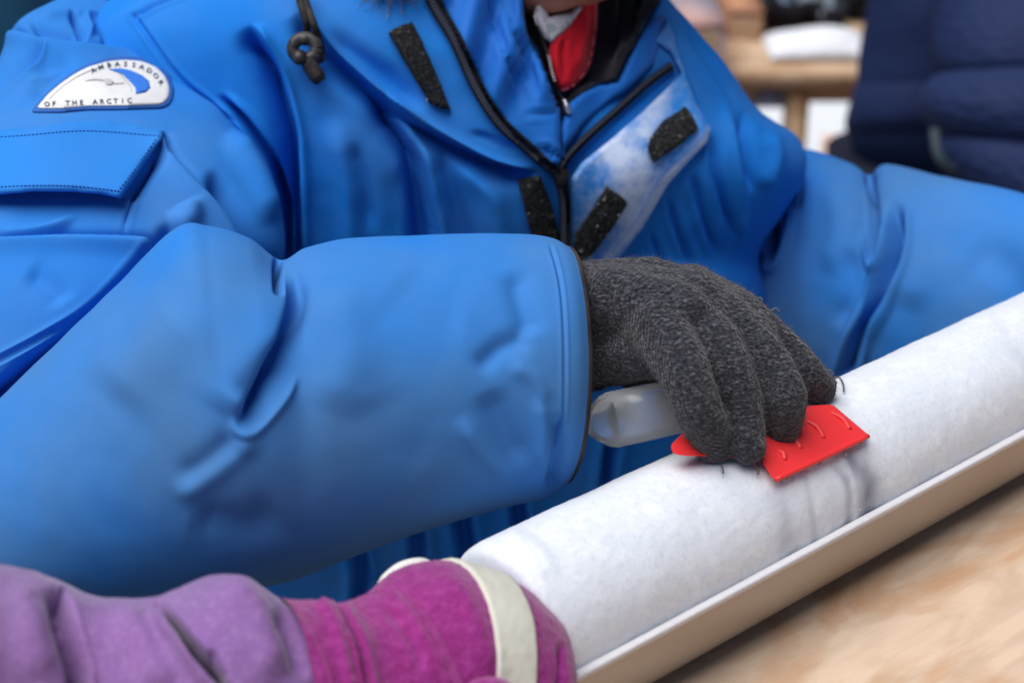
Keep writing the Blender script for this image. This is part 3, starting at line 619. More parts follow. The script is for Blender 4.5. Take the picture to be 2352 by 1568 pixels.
# hood cord with lock
MCORD = mat('grey_brown_cord', (.016, .015, .017), .7, .3, bump=[(700, .5, .0008, 3)], var=(200, (.07, .06, .05), .6, 3)); MLOCK = mat('cord_lock_plastic', (.02, .018, .02), .45, .5, var=(120, (.09, .08, .075), .5, 3))
tq = lambda X, Y, o=.012: P(X, Y, (cast(TR, X, Y) or .85)-o)
mm = M(); wire(mm, [tq(676, -40), tq(690, 5), tq(703, 50), tq(707, 90)], .0022, 30); wire(mm, [tq(692, -40), tq(704, 10), tq(722, 60), tq(737, 110), tq(738, 135), tq(722, 140)], .0020, 40); wire(mm, [tq(705, 130), tq(712, 150), tq(728, 175), tq(738, 188)], [.003, .0042, .0044, .003], 24)
cd = obj('hood_cord', mm, MCORD, person)
lk_ = M(); c_ = tq(700, 112, .014); th = np.linspace(0, 2*math.pi, 24)
wire(lk_, [c_+RT*.0062*math.cos(a)+UP*.0055*math.sin(a) for a in np.linspace(0, 2*math.pi, 13)], .0034, 40, 10, False); v_, f_ = sphere(c_+UP*.005, [.005, .004, .0035]); lk_.add(v_, f_); v_, f_ = sphere(tq(688, 132, .012), [.0042, .005, .004]); lk_.add(v_, f_)
sub('cord_lock', lk_, MLOCK, cd)
# ---- body: head, neck and chest under the clothes, one continuous mesh
hb = M(); hc = P(1285, -420, .93)
hx, hy, hz = RT, np.array([0, 1., 0]), ZV
v_, f_ = sphere(hc, [.076, .096, .105], 24, 16); hb.add(v_, f_)
chin = P(1248, -24, .905)
blob(hb, [hc+[0, -.03, -.03], chin+[0, .035, .035], chin+[.0, .018, .010]], [.07, .056, .030], 16)
blob(hb, [chin+[.055, .055, .055], chin+[.022, .015, .012], chin+[-.020, .014, .012], chin+[-.052, .055, .055]], [.022, .019, .019, .022], 20)
blob(hb, [hc+[0, -.085, .02], hc+[0, -.105, -.012], hc+[0, -.112, -.026]], [.009, .011, .014], 8)      # nose
for sx in (-1, 1):
    blob(hb, [hc+[sx*.012, -.098, -.028], hc+[sx*.016, -.092, -.026]], [.009, .008], 4); blob(hb, [hc+[sx*.015, -.090, .028], hc+[sx*.045, -.080, .027]], [.011, .010], 8)
    blob(hb, [hc+[sx*.077, .01, .02], hc+[sx*.082, .015, .0], hc+[sx*.077, .006, -.025]], [.012, .010, .009], 8); blob(hb, [hc+[sx*.035, -.068, -.015], hc+[sx*.05, -.05, -.03]], [.024, .026], 6)
mth = chin+[0, -.002, .030]
blob(hb, [mth+[-.024, .012, .006], mth+[0, -.004, .006], mth+[.024, .012, .006]], [.004, .008, .004], 10); blob(hb, [mth+[-.022, .012, -.006], mth+[0, -.003, -.006], mth+[.022, .012, -.006]], [.004, .009, .004], 10)
blob(hb, [hc+[0, .03, -.05], P(1300, 60, 1.02), P(1250, 400, 1.12), P(1100, 900, 1.22), P(1050, 1400, 1.36)], [.058, .060, .09, .08, .08], 26)
body = remesh(hb, .0035, 6)
MSKIN = mat('skin', (.50, .25, .18), .5, .4, sss=.15, bump=[(500, .2, .0006, 3)], var=(25, (.55, .20, .16), .6, 3))
obj('body', body, MSKIN, person)
MEYE = mat('eye', (.7, .7, .7), .15, .5); MLIPS = mat('lips', (.45, .12, .11), .4, .4)
for sx in (-1, 1): m_ = M(); m_.add(*sphere(hc+[sx*.031, -.078, .008], .0125)); obj('eye', m_, MEYE, person)
MHAT = mat('navy_knit', (.02, .025, .05), .9, .2, .3, bump=[(350, .7, .002, 3)])
hat = M(); v_, f_ = sphere(hc+[0, .012, .035], [.088, .104, .096], 32, 20); keep = v_[:, 2] > hc[2]+.03
hat.add(v_, [q for q in f_ if all(keep[i] for i in q)]); obj('knit_hat', hat, MHAT, person)
# hood lying behind the neck, with a fur edge
hood = grid_mesh(tube_surface([rg((700, -120), (800, -420), 1.0), rg((850, -200), (930, -520), 1.06), rg((1150, -260), (1180, -640), 1.12), rg((1400, -180), (1480, -520), 1.10), rg((1520, -60), (1640, -330), 1.06)], 60, 60)); outward(hood); rough(hood, .02, 8, 3)
ho = obj('hood', hood, MB, person)
MFUR = mat('brown_fur', (.10, .065, .045), .8, .3, var=(90, (.22, .16, .11), .7, 3)); fur = M(); fp = crom([P(790, -85, .90), P(850, -56, .885), P(900, -54, .88), P(960, -80, .885), P(1000, -160, .90)], 60)
for _ in range(900):
    c_ = fp[rng.integers(60)]+rng.normal(0, .006, 3); d_ = rng.normal(0, 1, 3)-UP*.9-FW*.4; d_ /= np.linalg.norm(d_); a_ = np.cross(d_, rng.normal(0, 1, 3)); a_ /= np.linalg.norm(a_); l_ = rng.uniform(.010, .018)
    e_ = c_+d_*l_*.6; k_ = e_+(d_+rng.normal(0, .4, 3))*l_*.4; fur.add([c_-a_*.0004, c_+a_*.0004, e_+a_*.0003, e_-a_*.0003, k_], [(0, 1, 2, 3), (3, 2, 4)])
stuff(sub('fur_edge', fur, MFUR, ho))
# trousers and boots
MTRO = mat('black_trousers', (.015, .016, .02), .8, .2, bump=[(60, .4, .004, 4)]); MBOOT = mat('boot_rubber', (.02, .018, .016), .5, .4)
for x0 in (-.10, .16):
    G = np.array([[np.array([x0, 1.26, z])+r_*np.array([math.cos(a), math.sin(a), 0]) for a in np.linspace(0, 2*math.pi, 32, endpoint=False)] for z, r_ in ((.80, .11), (.7, .10), (.55, .082), (.3, .072), (.14, .075))])
    lg = grid_mesh(G); outward(lg); rough(lg, .012, 14, x0*9); obj('trouser_leg', lg, MTRO, person)
    bt = M(); blob(bt, [(x0, 1.27, .16), (x0, 1.27, .06)], [.062, .055], 8); blob(bt, [(x0, 1.27, .05), (x0, 1.17, .045), (x0, 1.10, .042)], [.05, .048, .042], 10); bt = remesh(bt, .008, 3); bt.v[:, 2] = np.maximum(bt.v[:, 2], .0); obj('boot', bt, MBOOT, person)

# ---- knit glove
gv = M()
def F(x, y, d): return P(x, y, d)
def tipd(x, y, r): return corehit(x, y)-r*1.02
chains = {
 'pinky': ([(1505, 745, .702), (1545, 805, .692), (1583, 885, .684), (1612, 955, .684), (1640, 1014, tipd(1640, 1030, .0105))], [.014, .0124, .0108, .0102, .0096]),
 'ring': ([(1560, 715, .715), (1640, 790, .703), (1688, 880, .697), (1708, 960, .697), (1718, 1022, tipd(1718, 1040, .0095))], [.014, .0116, .0100, .0094, .0086]),
 'middle': ([(1580, 690, .730), (1690, 755, .716), (1768, 840, .708), (1800, 910, .704), (1793, 966, tipd(1793, 985, .0105))], [.014, .0116, .0103, .0100, .0098]),
 'index': ([(1590, 670, .748), (1700, 728, .742), (1795, 803, .738), (1850, 857, .735), (1882, 890, tipd(1882, 905, .0095))], [.013, .0112, .0098, .0092, .0084]),
 'thumb': ([(1420, 760, .75), (1480, 840, .752), (1560, 905, .748), (1640, 950, .742), (1690, 985, .735)], [.016, .014, .012, .011, .010])}
for k, (pp, rr_) in chains.items(): blob(gv, [F(*p) for p in pp], rr_)
for a, b, ra, rb in (((1300, 735, .738), (1450, 728, .722), .0265, .0235), ((1450, 728, .722), (1570, 720, .722), .0235, .0195), ((1330, 660, .745), (1500, 655, .738), .0125, .0125), ((1500, 655, .738), (1620, 690, .738), .0125, .0115), ((1330, 830, .728), (1440, 815, .712), .0145, .0125), ((1440, 815, .712), (1540, 800, .702), .0125, .0115), ((1400, 700, .715), (1560, 720, .705), .017, .0135)):
    blob(gv, [F(*a), F(*b)], [ra, rb], 14)
for a, b_, r_ in (((1560, 745, .704), (1615, 775, .700), .0122), ((1620, 720, .714), (1682, 752, .711), .0122), ((1680, 705, .729), (1752, 768, .725), .0115)): blob(gv, [F(*a), F(*b_)], [r_*.85, r_*.6], 8)
glove = remesh(gv, .0013, 5, .5)
glove = sculpt(glove, [('groove', [(1345, 905), (1400, 880), (1430, 870)], 8, .0012), ('dent', [(1640, 775), (1665, 830), (1690, 920)], 7, .0012), ('ridge', [(1560, 610), (1640, 650), (1720, 710)], 14, .001), ('dent', [(1395, 620), (1400, 720), (1390, 820)], 20, .0015)])
rough(glove, .0016, 45, 1); rough(glove, .0011, 170, 2)
MKN = bpy.data.materials.new('charcoal_knit'); MKN.use_nodes = True; nt = MKN.node_tree; nd, lk = nt.nodes, nt.links; b = nd['Principled BSDF']; b.inputs['Roughness'].default_value = .95; b.inputs['Specular IOR Level'].default_value = .1; b.inputs['Sheen Weight'].default_value = .25; b.inputs['Sheen Roughness'].default_value = .5
tc = nd.new('ShaderNodeTexCoord'); mp = nd.new('ShaderNodeMapping'); mp.inputs['Scale'].default_value = (1, 1, 2.0); mp.inputs['Rotation'].default_value = (.3, .2, .2); lk.new(tc.outputs['Object'], mp.inputs['Vector'])
n1 = nd.new('ShaderNodeTexNoise'); n1.inputs['Scale'].default_value = 520; n1.inputs['Detail'].default_value = 3; lk.new(mp.outputs[0], n1.inputs['Vector'])
n2 = nd.new('ShaderNodeTexVoronoi'); n2.inputs['Scale'].default_value = 480; lk.new(mp.outputs[0], n2.inputs['Vector'])
cr = nd.new('ShaderNodeValToRGB'); cr.color_ramp.elements[0].position = .36; cr.color_ramp.elements[0].color = (.014, .015, .022, 1); cr.color_ramp.elements[1].position = .72; cr.color_ramp.elements[1].color = (.12, .12, .145, 1); e_ = cr.color_ramp.elements.new(.54); e_.color = (.034, .035, .047, 1)
lk.new(n1.outputs['Fac'], cr.inputs[0]); lk.new(cr.outputs[0], b.inputs['Base Color'])
b1_ = nd.new('ShaderNodeBump'); b1_.inputs['Strength'].default_value = .8; b1_.inputs['Distance'].default_value = .0018; lk.new(n1.outputs['Fac'], b1_.inputs['Height'])
b2_ = nd.new('ShaderNodeBump'); b2_.invert = True; b2_.inputs['Strength'].default_value = .6; b2_.inputs['Distance'].default_value = .001; lk.new(n2.outputs['Distance'], b2_.inputs['Height']); wv = nd.new('ShaderNodeTexWave'); wv.inputs['Scale'].default_value = 190; wv.inputs['Distortion'].default_value = 3.5; wv.inputs['Detail'].default_value = 2; wm = nd.new('ShaderNodeMapping'); wm.inputs['Rotation'].default_value = (.2, .5, .9); lk.new(tc.outputs['Object'], wm.inputs['Vector']); lk.new(wm.outputs[0], wv.inputs['Vector']); b3_ = nd.new('ShaderNodeBump'); b3_.inputs['Strength'].default_value = .35; b3_.inputs['Distance'].default_value = .0015; lk.new(wv.outputs['Fac'], b3_.inputs['Height']); lk.new(b1_.outputs[0], b3_.inputs['Normal']); lk.new(b3_.outputs[0], b2_.inputs['Normal']); lk.new(b2_.outputs[0], b.inputs['Normal'])
go = obj('glove', glove, MKN, person); go['label'] = 'charcoal knit glove gripping the scraper'
def fuzz(m, n, l0, l1, rad, seed):
    g = np.random.default_rng(seed); N = normals(m); f = M(); V, Q = [], []
    for k in range(n):
        i = g.integers(len(m.v)); p = m.v[i]; d = N[i]+g.normal(0, .75, 3); d /= np.linalg.norm(d); l = g.uniform(l0, l1); a = np.cross(d, g.normal(0, 1, 3)); a /= np.linalg.norm(a); bb = np.cross(d, a)
        p1 = p+d*l*.5; d2 = d+g.normal(0, .7, 3); d2 /= np.linalg.norm(d2); p2 = p1+d2*l*.5; o = len(V)
        for c, r_ in ((p-d*.0004, rad), (p1, rad*.8)):
            for t in (0, 2.09, 4.19): V.append(c+r_*(math.cos(t)*a+math.sin(t)*bb))
        V.append(p2)
        for t in range(3): u = (t+1) % 3; Q += [(o+t, o+u, o+3+u, o+3+t), (o+3+t, o+3+u, o+6)]
    f.v = np.array(V); f.f = Q; return f
for k, (sl, o) in enumerate(VEL): stuff(sub('hook_fuzz', fuzz(sl, 900, .0008, .0022, .00007, k), mat('hook_fuzz', (.10, .10, .10) if k < 2 else (.20, .20, .20), .9, .1), o))
MFZ = mat('grey_fuzz', (.13, .13, .15), .9, .1)
stuff(sub('fuzz', fuzz(glove, 13000, .0009, .0034, .00007, 3), MFZ, go))
ym = M()
for pts in ([(1905, 872), (1925, 866), (1936, 880), (1938, 898)], [(1890, 858), (1905, 850), (1915, 860)], [(1655, 1066), (1660, 1076), (1661, 1086)], [(1738, 1062), (1742, 1076), (1741, 1088)], [(1735, 690), (1745, 684), (1752, 690)], [(1770, 715), (1782, 708), (1790, 716)]):
    wire(ym, [P(a, b_, corehit(a, b_) - .004 if b_ > 840 else .738) for a, b_ in pts], .00045, 16, 6)
stuff(sub('loose_yarn', ym, MFZ, go))

# =================================================================== scraper held in the glove
scr = thing('ice_scraper', 'red plastic ice scraper with translucent white handle under the knit glove', 'scraper', tuple(P(1780, 1000, .72)))
E1 = P(1780, 1100, corehit(1780, 1100)-.0025); E2 = P(1995, 1000, corehit(1995, 1000)-.0025); E3 = P(1905, 928, corehit(1905, 928)-.0055)
pn = np.cross(E2-E1, E3-E1); pn /= np.linalg.norm(pn); pn = pn if pn@(CAM-E1) > 0 else -pn
def onpl(x, y, lift=0.): r = ray(x, y); return CAM+r*(((E1+pn*lift-CAM)@pn)/(r@pn))
def plate(poly, lift, thick, rnd=0):
    p = np.array(poly, float)
    if rnd:
        q = []
        for i in range(len(p)):
            a, b_, c = p[i-1], p[i], p[(i+1) % len(p)]; u = (a-b_)/np.linalg.norm(a-b_); w = (c-b_)/np.linalg.norm(c-b_)
            for t in (0, .25, .5, .75, 1): q.append(b_+u*rnd*(1-t)**2+w*rnd*t**2)
        p = np.array(q)
    n = len(p); c2 = p.mean(0); m = M(); tp = [onpl(*(c2+(k-c2)*.985), lift) for k in p]; md = [onpl(*k, lift-thick*.25) for k in p]; bt = [onpl(*k, lift-thick) for k in p]
    m.add(tp+md+bt, [tuple(range(n)), tuple(range(3*n-1, 2*n-1, -1))]+[(i, n+i, n+(i+1) % n, (i+1) % n) for i in range(n)]+[(n+i, 2*n+i, 2*n+(i+1) % n, n+(i+1) % n) for i in range(n)]); return outward(m)
MRP = mat('red_plastic', (.80, .035, .04), .42, .5, bump=[(40, .1, .001, 2)]); MRG = mat('red_plastic_rib', (.60, .012, .015), .4, .5)
bl = plate([(1778, 1103), (1997, 1000), (1912, 928), (1800, 935), (1600, 965), (1572, 990), (1540, 1022), (1545, 1042), (1570, 1046), (1700, 1050), (1740, 1045)], .003, .003, 9)
blo = obj('blade', bl, MRP, scr, flat=True)
for a, b_ in (((1908, 948), (1952, 986)), ((1850, 966), (1892, 1006)), ((1788, 1035), (1802, 1056)), ((1790, 985), (1840, 1030))):
    mm = M(); wire(mm, [onpl(a[0], a[1], .0026), onpl((a[0]*.45+b_[0]*.55)+3, (a[1]*.55+b_[1]*.45)-3, .0030), onpl(b_[0], b_[1], .0026)], [.0012, .0016, .0012], 16, 8); sub('rib', mm, MRP, blo)
# bevelled cutting lip
mm = M(); wire(mm, [onpl(1782, 1101, .0026), onpl(1890, 1051, .0028), onpl(1994, 1001, .0026)], .0011, 20, 8); sub('cutting_edge', mm, MRP, blo)
hd = []
H0, H1 = P(1385, 968, .712), P(1640, 915, .722); ha = (H1-H0)/np.linalg.norm(H1-H0); hu = np.cross(ha, -FW); hu /= np.linalg.norm(hu); hu = hu if hu@UP > 0 else -hu; hv = np.cross(ha, hu)
for t, a, b_ in ((-.0050, .30, .30), (-.0042, .52, .50), (.0015, .93, .93), (.004, 1, 1), (.02, 1, 1), (.035, .97, 1), (.05, .95, 1)):
    row = []
    for th_ in np.linspace(0, 2*math.pi, 36, endpoint=False):
        c, s_ = math.cos(th_), math.sin(th_); row.append(H0+ha*(t+.006*(s_*.5 if t < .002 else 0))+hu*.0122*a*math.copysign(abs(c)**.8, c)+hv*.0092*b_*math.copysign(abs(s_)**.8, s_))
    hd.append(row)
MHAN = mat('frosted_clear_plastic', (.90, .95, 1.), .2, .5, trans=.78, ior=1.40, bump=[(30, .1, .001, 2)])
obj('handle', outward(grid_mesh(np.array(hd))), MHAN, scr)

sh = M()
for k in range(150):
    if k < 28: t_ = rng.uniform(0, 1); X, Y = 1780+215*t_+rng.normal(0, 7)+3, 1100-100*t_+abs(rng.normal(0, 10))+2
    else: t_ = rng.uniform(.05, .95); X, Y = 1450+820*t_+rng.normal(0, 20), 1520-455*t_-abs(rng.normal(0, 10))-12
    d_ = corehit(X, Y); r_ = rng.uniform(.0003, .0010); sh.add(*sphere(P(X, Y, d_-.0002), [r_, r_*rng.uniform(.3, .8), r_*rng.uniform(.5, 1)], 6, 4))
stuff(tag(obj('ice_shavings', rough(sh, .0002, 900, 1), MICE), 'tiny white ice shavings scattered below the scraper blade', 'ice shavings'))

# =================================================================== second person: lilac sleeve and magenta glove
p2 = thing('person', 'person in lilac wool sleeve and magenta suede glove steadying the tray end', 'person', (-.55, .0, 0))
ps = [dict(T=(-.52, .03, 1.42), B=(-.70, -.06, 1.30), px=False, n=(0, 1, .3)), dict(T=(-.40, .10, 1.27), B=(-.56, .02, 1.10), px=False, n=(0, 1, .3)), rg((-700, 1340), (-850, 2150), .50), rg((-350, 1310), (-430, 2080), .525), rg((-60, 1300), (-120, 2040), .545), rg((40, 1305), (-30, 2030), .553), rg((130, 1330), (60, 2015), .558), rg((220, 1367), (150, 2000), .563), rg((300, 1374), (235, 1990), .567), rg((360, 1370), (300, 1985), .569), rg((430, 1342), (380, 1975), .571), rg((500, 1321), (450, 1965), .574), rg((560, 1328), (520, 1950), .577), rg((620, 1362), (590, 1930), .58), rg((690, 1392), (670, 1890), .584), rg((760, 1430), (740, 1850), .588)]
for r in ps[2:]: r['flat'] = .85
for r in ps[11:]: r['skew'] = (.006, 0)
psl = outward(grid_mesh(tube_surface(ps, 620, 360, .75)))
psl = sculpt(psl, [('step', [(132, 1335), (150, 1390), (180, 1470), (200, 1568), (205, 1640)], 9, -.010, (.2, 0)), ('dent', [(140, 1340), (168, 1420), (195, 1520), (200, 1600)], 8, .014, (.15, 0)), ('step', [(352, 1388), (366, 1400), (400, 1440), (450, 1510), (505, 1575), (540, 1640)], 9, .013, (.15, 0)), ('dent', [(352, 1384), (390, 1420), (450, 1495), (515, 1575)], 8, .022, (.15, 0)), ('dent', [(470, 1490), (490, 1520), (520, 1568)], 12, .005), ('ridge', [(500, 1330), (590, 1420), (640, 1568)], 40, .004), ('dent', [(620, 1400), (670, 1470), (700, 1568)], 22, .003), ('ridge', [(260, 1390), (330, 1480), (380, 1600)], 36, .004), ('ridge', [(20, 1330), (70, 1420), (100, 1568)], 40, .003)], grid=(620, 360))
rough(psl, .0022, 30, 5); rough(psl, .0006, 140, 5)
MLIL = mat('lilac_wool', (.25, .13, .36), .9, .2, .35, bump=[(90, .3, .002, 4), (900, .5, .0006, 3)], var=[(16, (.29, .14, .38), .6, 4), (10, (.22, .17, .32), .6, 3, (.5, .7)), (500, (.38, .22, .46), .5, 3, (.5, .7))])
obj('sleeve', psl, MLIL, p2)
gl = [rg((648, 1376), (640, 1900), .575), rg((700, 1380), (700, 1890), .580), rg((760, 1381), (755, 1880), .586), rg((810, 1383), (800, 1870), .592), rg((880, 1358), (850, 1880), .598), rg((940, 1308), (890, 1890), .606), rg((1000, 1290), (930, 1900), .612), rg((1070, 1296), (970, 1920), .618), rg((1140, 1316), (1000, 1950), .624), rg((1215, 1362), (1020, 1980), .628), rg((1272, 1420), (1030, 2010), .630), rg((1300, 1490), (1030, 2040), .630), rg((1302, 1570), (1040, 2070), .630), rg((1285, 1660), (1060, 2090), .63), rg((1230, 1760), (1080, 2090), .63)]
for i, r in enumerate(gl): r['flat'] = .72; r['skew'] = (.012+.0014*min(i, 8)-.0022*max(0, i-8), 0)
GG = tube_surface(gl, 380, 300); gmesh = outward(grid_mesh(GG, False, True))
gst = [('groove', [(770, 1372), (800, 1430), (830, 1500), (850, 1600)], 8, .0035, (.05, 0)), ('ridge', [(735, 1378), (770, 1440), (805, 1568)], 12, .0022, (.05, 0)), ('dent', [(905, 1345), (960, 1410), (1010, 1490), (1045, 1568)], 5, .0012, (.05, 0)), ('dent', [(860, 1370), (930, 1440), (985, 1568)], 14, .0012), ('ridge', [(1000, 1300), (1080, 1400), (1130, 1568)], 26, .002), ('dent', [(1285, 1470), (1290, 1540), (1280, 1600)], 9, .003)]
gmesh = sculpt(gmesh, gst); rough(gmesh, .0012, 60, 7); rough(gmesh, .0004, 300, 2)
MMAG = mat('magenta_suede', (.29, .026, .20), .95, .15, .4, bump=[(160, .6, .0018, 4), (900, .9, .0009, 3)], var=[(240, (.42, .06, .32), .7, 4, (.45, .65)), (700, (.22, .018, .15), .7, 3, (.5, .68)), (30, (.26, .03, .20), .5, 3)])
m_ = gmesh
# fingers curled round the tray end, below the frame
fgm = M()
for k, (xx, dd) in enumerate(((1215, .632), (1190, .612), (1160, .592), (1125, .574))):
    blob(fgm, [P(xx, 1640, dd), P(xx+30, 1800, dd), P(xx+10, 1930, dd+.012), P(xx-60, 1990, dd+.03)], [.0135, .0125, .0115, .010])
blob(fgm, [P(980, 1560, .66), P(1080, 1480, .672), P(1170, 1500, .668)], [.016, .013, .011])
fgm = remesh(fgm, .0022, 4)
allg = M().add(m_.v, m_.f).add(fgm.v, fgm.f)
g2o = obj('glove', allg, MMAG, p2); g2o['label'] = 'magenta suede glove with a cream strap'
# strap: a loop round the glove
V0 = gmesh.v[:380*300].reshape(380, 300, 3); N0 = normals(gmesh)[:380*300].reshape(380, 300, 3)
i0, i1 = int(379*6.62/14), int(379*8.15/14); rows_ = []
for i in (i0, i0+1, i0+2)+tuple(range(i0+4, i1-3, 3))+(i1-2, i1-1, i1):
    e_ = min(i-i0, i1-i)/2.; rows_.append(V0[i]+N0[i]*(-.0006+.0020*smooth(e_)))
MCRM = mat('cream_strap', (.66, .65, .56), .8, .25, bump=[(300, .3, .0008, 3), (1600, .4, .0003, 2)], var=(40, (.58, .58, .52), .6, 4))
sub('strap', outward(grid_mesh(np.array(rows_), False, False)), MCRM, g2o)
GT = bvh(gmesh)
MPT = mat('pale_pink_thread', (.62, .25, .48), .8, .2)
mm = bars([(688, 1400), (715, 1450), (745, 1515), (770, 1600)], GT, 8, 5, 2, .0004, .0008); q_ = bars([(908, 1350), (965, 1412), (1015, 1490), (1052, 1580)], GT, 8, 5, 1.6, .0004, .0008); mm.add(q_.v, q_.f); q_ = bars([(935, 1365), (990, 1430), (1030, 1500), (1072, 1600)], GT, 8, 5, 1.6, .0004, .0008); mm.add(q_.v, q_.f)
stuff(sub('stitching', mm, MPT, g2o)); stuff(sub('fuzz', fuzz(gmesh, 9000, .0005, .0013, .00006, 5), mat('magenta_fuzz', (.45, .08, .35), .9, .1), g2o))
# white lining showing at the back of the glove
wl = M(); wire(wl, [P(868, 1372, .628), P(890, 1342, .626), P(925, 1316, .630), P(965, 1306, .634), P(1010, 1318, .64)], [.002, .004, .0045, .0045, .003], 30, 12); sub('lining', wl, mat('white_lining', (.72, .71, .68), .9, .2, bump=[(400, .5, .001, 3)]), g2o)

bk = [dict(T=(-.86, -.22, z), B=(-.86+w, -.22, z), px=False, n=(0, 1, 0), flat=fl, exp=.85) for z, w, fl in ((.62, .50, .62), (.80, .50, .62), (1.05, .46, .6), (1.25, .48, .58), (1.38, .46, .5), (1.44, .34, .5), (1.48, .14, .9))]
for r in bk: c_ = (r['T'][0]+r['B'][0])/2+.86-.25; r['T'] = (r['T'][0]-c_, *r['T'][1:]); r['B'] = (r['B'][0]-c_, *r['B'][1:])
bkm = outward(grid_mesh(tube_surface(bk, 80, 90))); rough(bkm, .012, 9, 4); obj('coat', bkm, MLIL, p2)
hb2 = M(); h2 = np.array([-.60, -.20, 1.63]); hb2.add(*sphere(h2, [.076, .096, .112], 22, 14)); blob(hb2, [h2+[0, .03, -.05], h2+[0, .05, -.09]], [.06, .035], 6); blob(hb2, [h2+[0, .09, .0], h2+[0, .108, -.025]], [.010, .014], 5); blob(hb2, [h2+[0, 0, -.06], h2+[0, -.01, -.18], h2+[0, -.02, -.5]], [.056, .058, .10], 16)
for sx in (-1, 1): blob(hb2, [h2+[sx*.077, 0, .01], h2+[sx*.077, 0, -.02]], [.012, .010], 4)
obj('body', remesh(hb2, .005, 5), MSKIN, p2); ht2 = M(); v_, f_ = sphere(h2+[0, -.01, .035], [.088, .106, .10], 24, 16); kp = v_[:, 2] > h2[2]+.035; ht2.add(v_, [q for q in f_ if all(kp[i] for i in q)]); obj('knit_hat', ht2, MMAG, p2)
for dx in (-.72, -.48):
    G = np.array([[np.array([dx, -.22, z])+r_*np.array([math.cos(a), math.sin(a), 0]) for a in np.linspace(0, 2*math.pi, 28, endpoint=False)] for z, r_ in ((.70, .105), (.45, .082), (.12, .075))]); lg = outward(grid_mesh(G)); rough(lg, .012, 12, dx); obj('trouser_leg', lg, MTRO, p2)
    bt = M(); blob(bt, [(dx, -.22, .13), (dx, -.22, .05), (dx, -.10, .045)], [.065, .055, .045], 14); bt = remesh(bt, .009, 3); bt.v[:, 2] = np.maximum(bt.v[:, 2], 0); obj('boot', bt, MBOOT, p2)

# =================================================================== background
# person in a navy quilted jacket
p3 = thing('person', 'person in dark navy quilted jacket standing behind the far blue sleeve', 'person', (.95, 2.0, 0))
MNV = mat('navy_quilt', (.010, .020, .075), .7, .2, bump=[(10, .25, .012, 2)], var=(6, (.016, .030, .10), .7, 3)); MNVD = mat('navy_trousers', (.012, .014, .03), .8, .2)
def puffer(rings, nb, nv, nu, amp, slant=0.):
    G = tube_surface(rings, nv, nu); c = G.mean(1, keepdims=True); u = np.linspace(0, 1, nv)[:, None]; th = np.linspace(0, 2*math.pi, nu, endpoint=False)[None]
    ph = (u*nb+slant*np.sin(th)) % 1.; k = np.sqrt(np.clip(np.sin(math.pi*ph), 0, 1)); wr = np.array([[noise.noise(Vector((a*3.3+b_*1.1, b_*7., 3.))) for b_ in np.arange(nu)*.12] for a in np.arange(nv)*.08])
    d = G-c; d /= np.linalg.norm(d, axis=2, keepdims=True); return outward(grid_mesh(G+d*((k-.7)*amp+wr*amp*.2*k)[..., None]))
tr3 = puffer([rg((2060, -420), (2480, -420), 2.05, flat=.6), rg((2000, -250), (2560, -250), 2.06, flat=.6), rg((1996, 0), (2600, 0), 2.08, flat=.6), rg((1978, 120), (2600, 120), 2.10, flat=.6), rg((1952, 250), (2600, 250), 2.12, flat=.62), rg((1946, 300), (2600, 300), 2.14, flat=.62), rg((1966, 350), (2600, 360), 2.16, flat=.62), rg((1985, 420), (2600, 460), 2.2, flat=.62)], 4.0, 200, 120, .006)
j3 = obj('jacket', tr3, MNV, p3)
sl3 = puffer([rg((2200, -330), (2500, -380), 1.98), rg((2170, -120), (2520, -150), 1.93), rg((2160, 30), (2540, 0), 1.90), rg((2150, 140), (2550, 130), 1.88), rg((2130, 230), (2560, 250), 1.87), rg((2145, 320), (2560, 380), 1.87), rg((2200, 430), (2600, 540), 1.87), rg((2300, 560), (2680, 640), 1.87)], 4.3, 220, 120, .018, .05)
obj('sleeve', sl3, MNV, p3)
mm = M(); wire(mm, [P(2146, 300, 1.80), P(2152, 345, 1.79), P(2166, 375, 1.79), P(2190, 392, 1.80)], .0055, 24, 8); obj('drawcord', mm, mat('grey_cord', (.04, .06, .08), .7, .3), p3)
b3 = M(); hc3 = P(2330, -640, 2.02); b3.add(*sphere(hc3, [.08, .10, .115], 20, 14)); blob(b3, [hc3+[0, 0, -.06], hc3+[0, .02, -.18], hc3+[0, .05, -.5], hc3+[0, .08, -.8]], [.06, .06, .12, .12], 20); blob(b3, [hc3+[-.02, .09, -.02], hc3+[-.02, .11, -.03]], [.02, .014], 4); obj('body', remesh(b3, .008, 4), MSKIN, p3)
ht3 = M(); v_, f_ = sphere(hc3+[0, 0, .03], [.092, .112, .11], 24, 16); kp = v_[:, 2] > hc3[2]; ht3.add(v_, [q for q in f_ if all(kp[i] for i in q)]); obj('knit_hat', ht3, MHAT, p3)
bx3 = P(2290, 430, 2.2)
for dx in (-.11, .11):
    G = np.array([[np.array([bx3[0]+dx, bx3[1], z])+r_*np.array([math.cos(a), math.sin(a), 0]) for a in np.linspace(0, 2*math.pi, 28, endpoint=False)] for z, r_ in ((bx3[2]+.05, .12), (.45, .085), (.12, .075))]); lg = outward(grid_mesh(G)); rough(lg, .012, 12, dx); obj('trouser_leg', lg, MNVD, p3)
    bt = M(); blob(bt, [(bx3[0]+dx, bx3[1], .13), (bx3[0]+dx, bx3[1], .05), (bx3[0]+dx, bx3[1]+.13, .045)], [.065, .055, .045], 14); bt = remesh(bt, .009, 3); bt.v[:, 2] = np.maximum(bt.v[:, 2], 0); obj('boot', bt, MBOOT, p3)

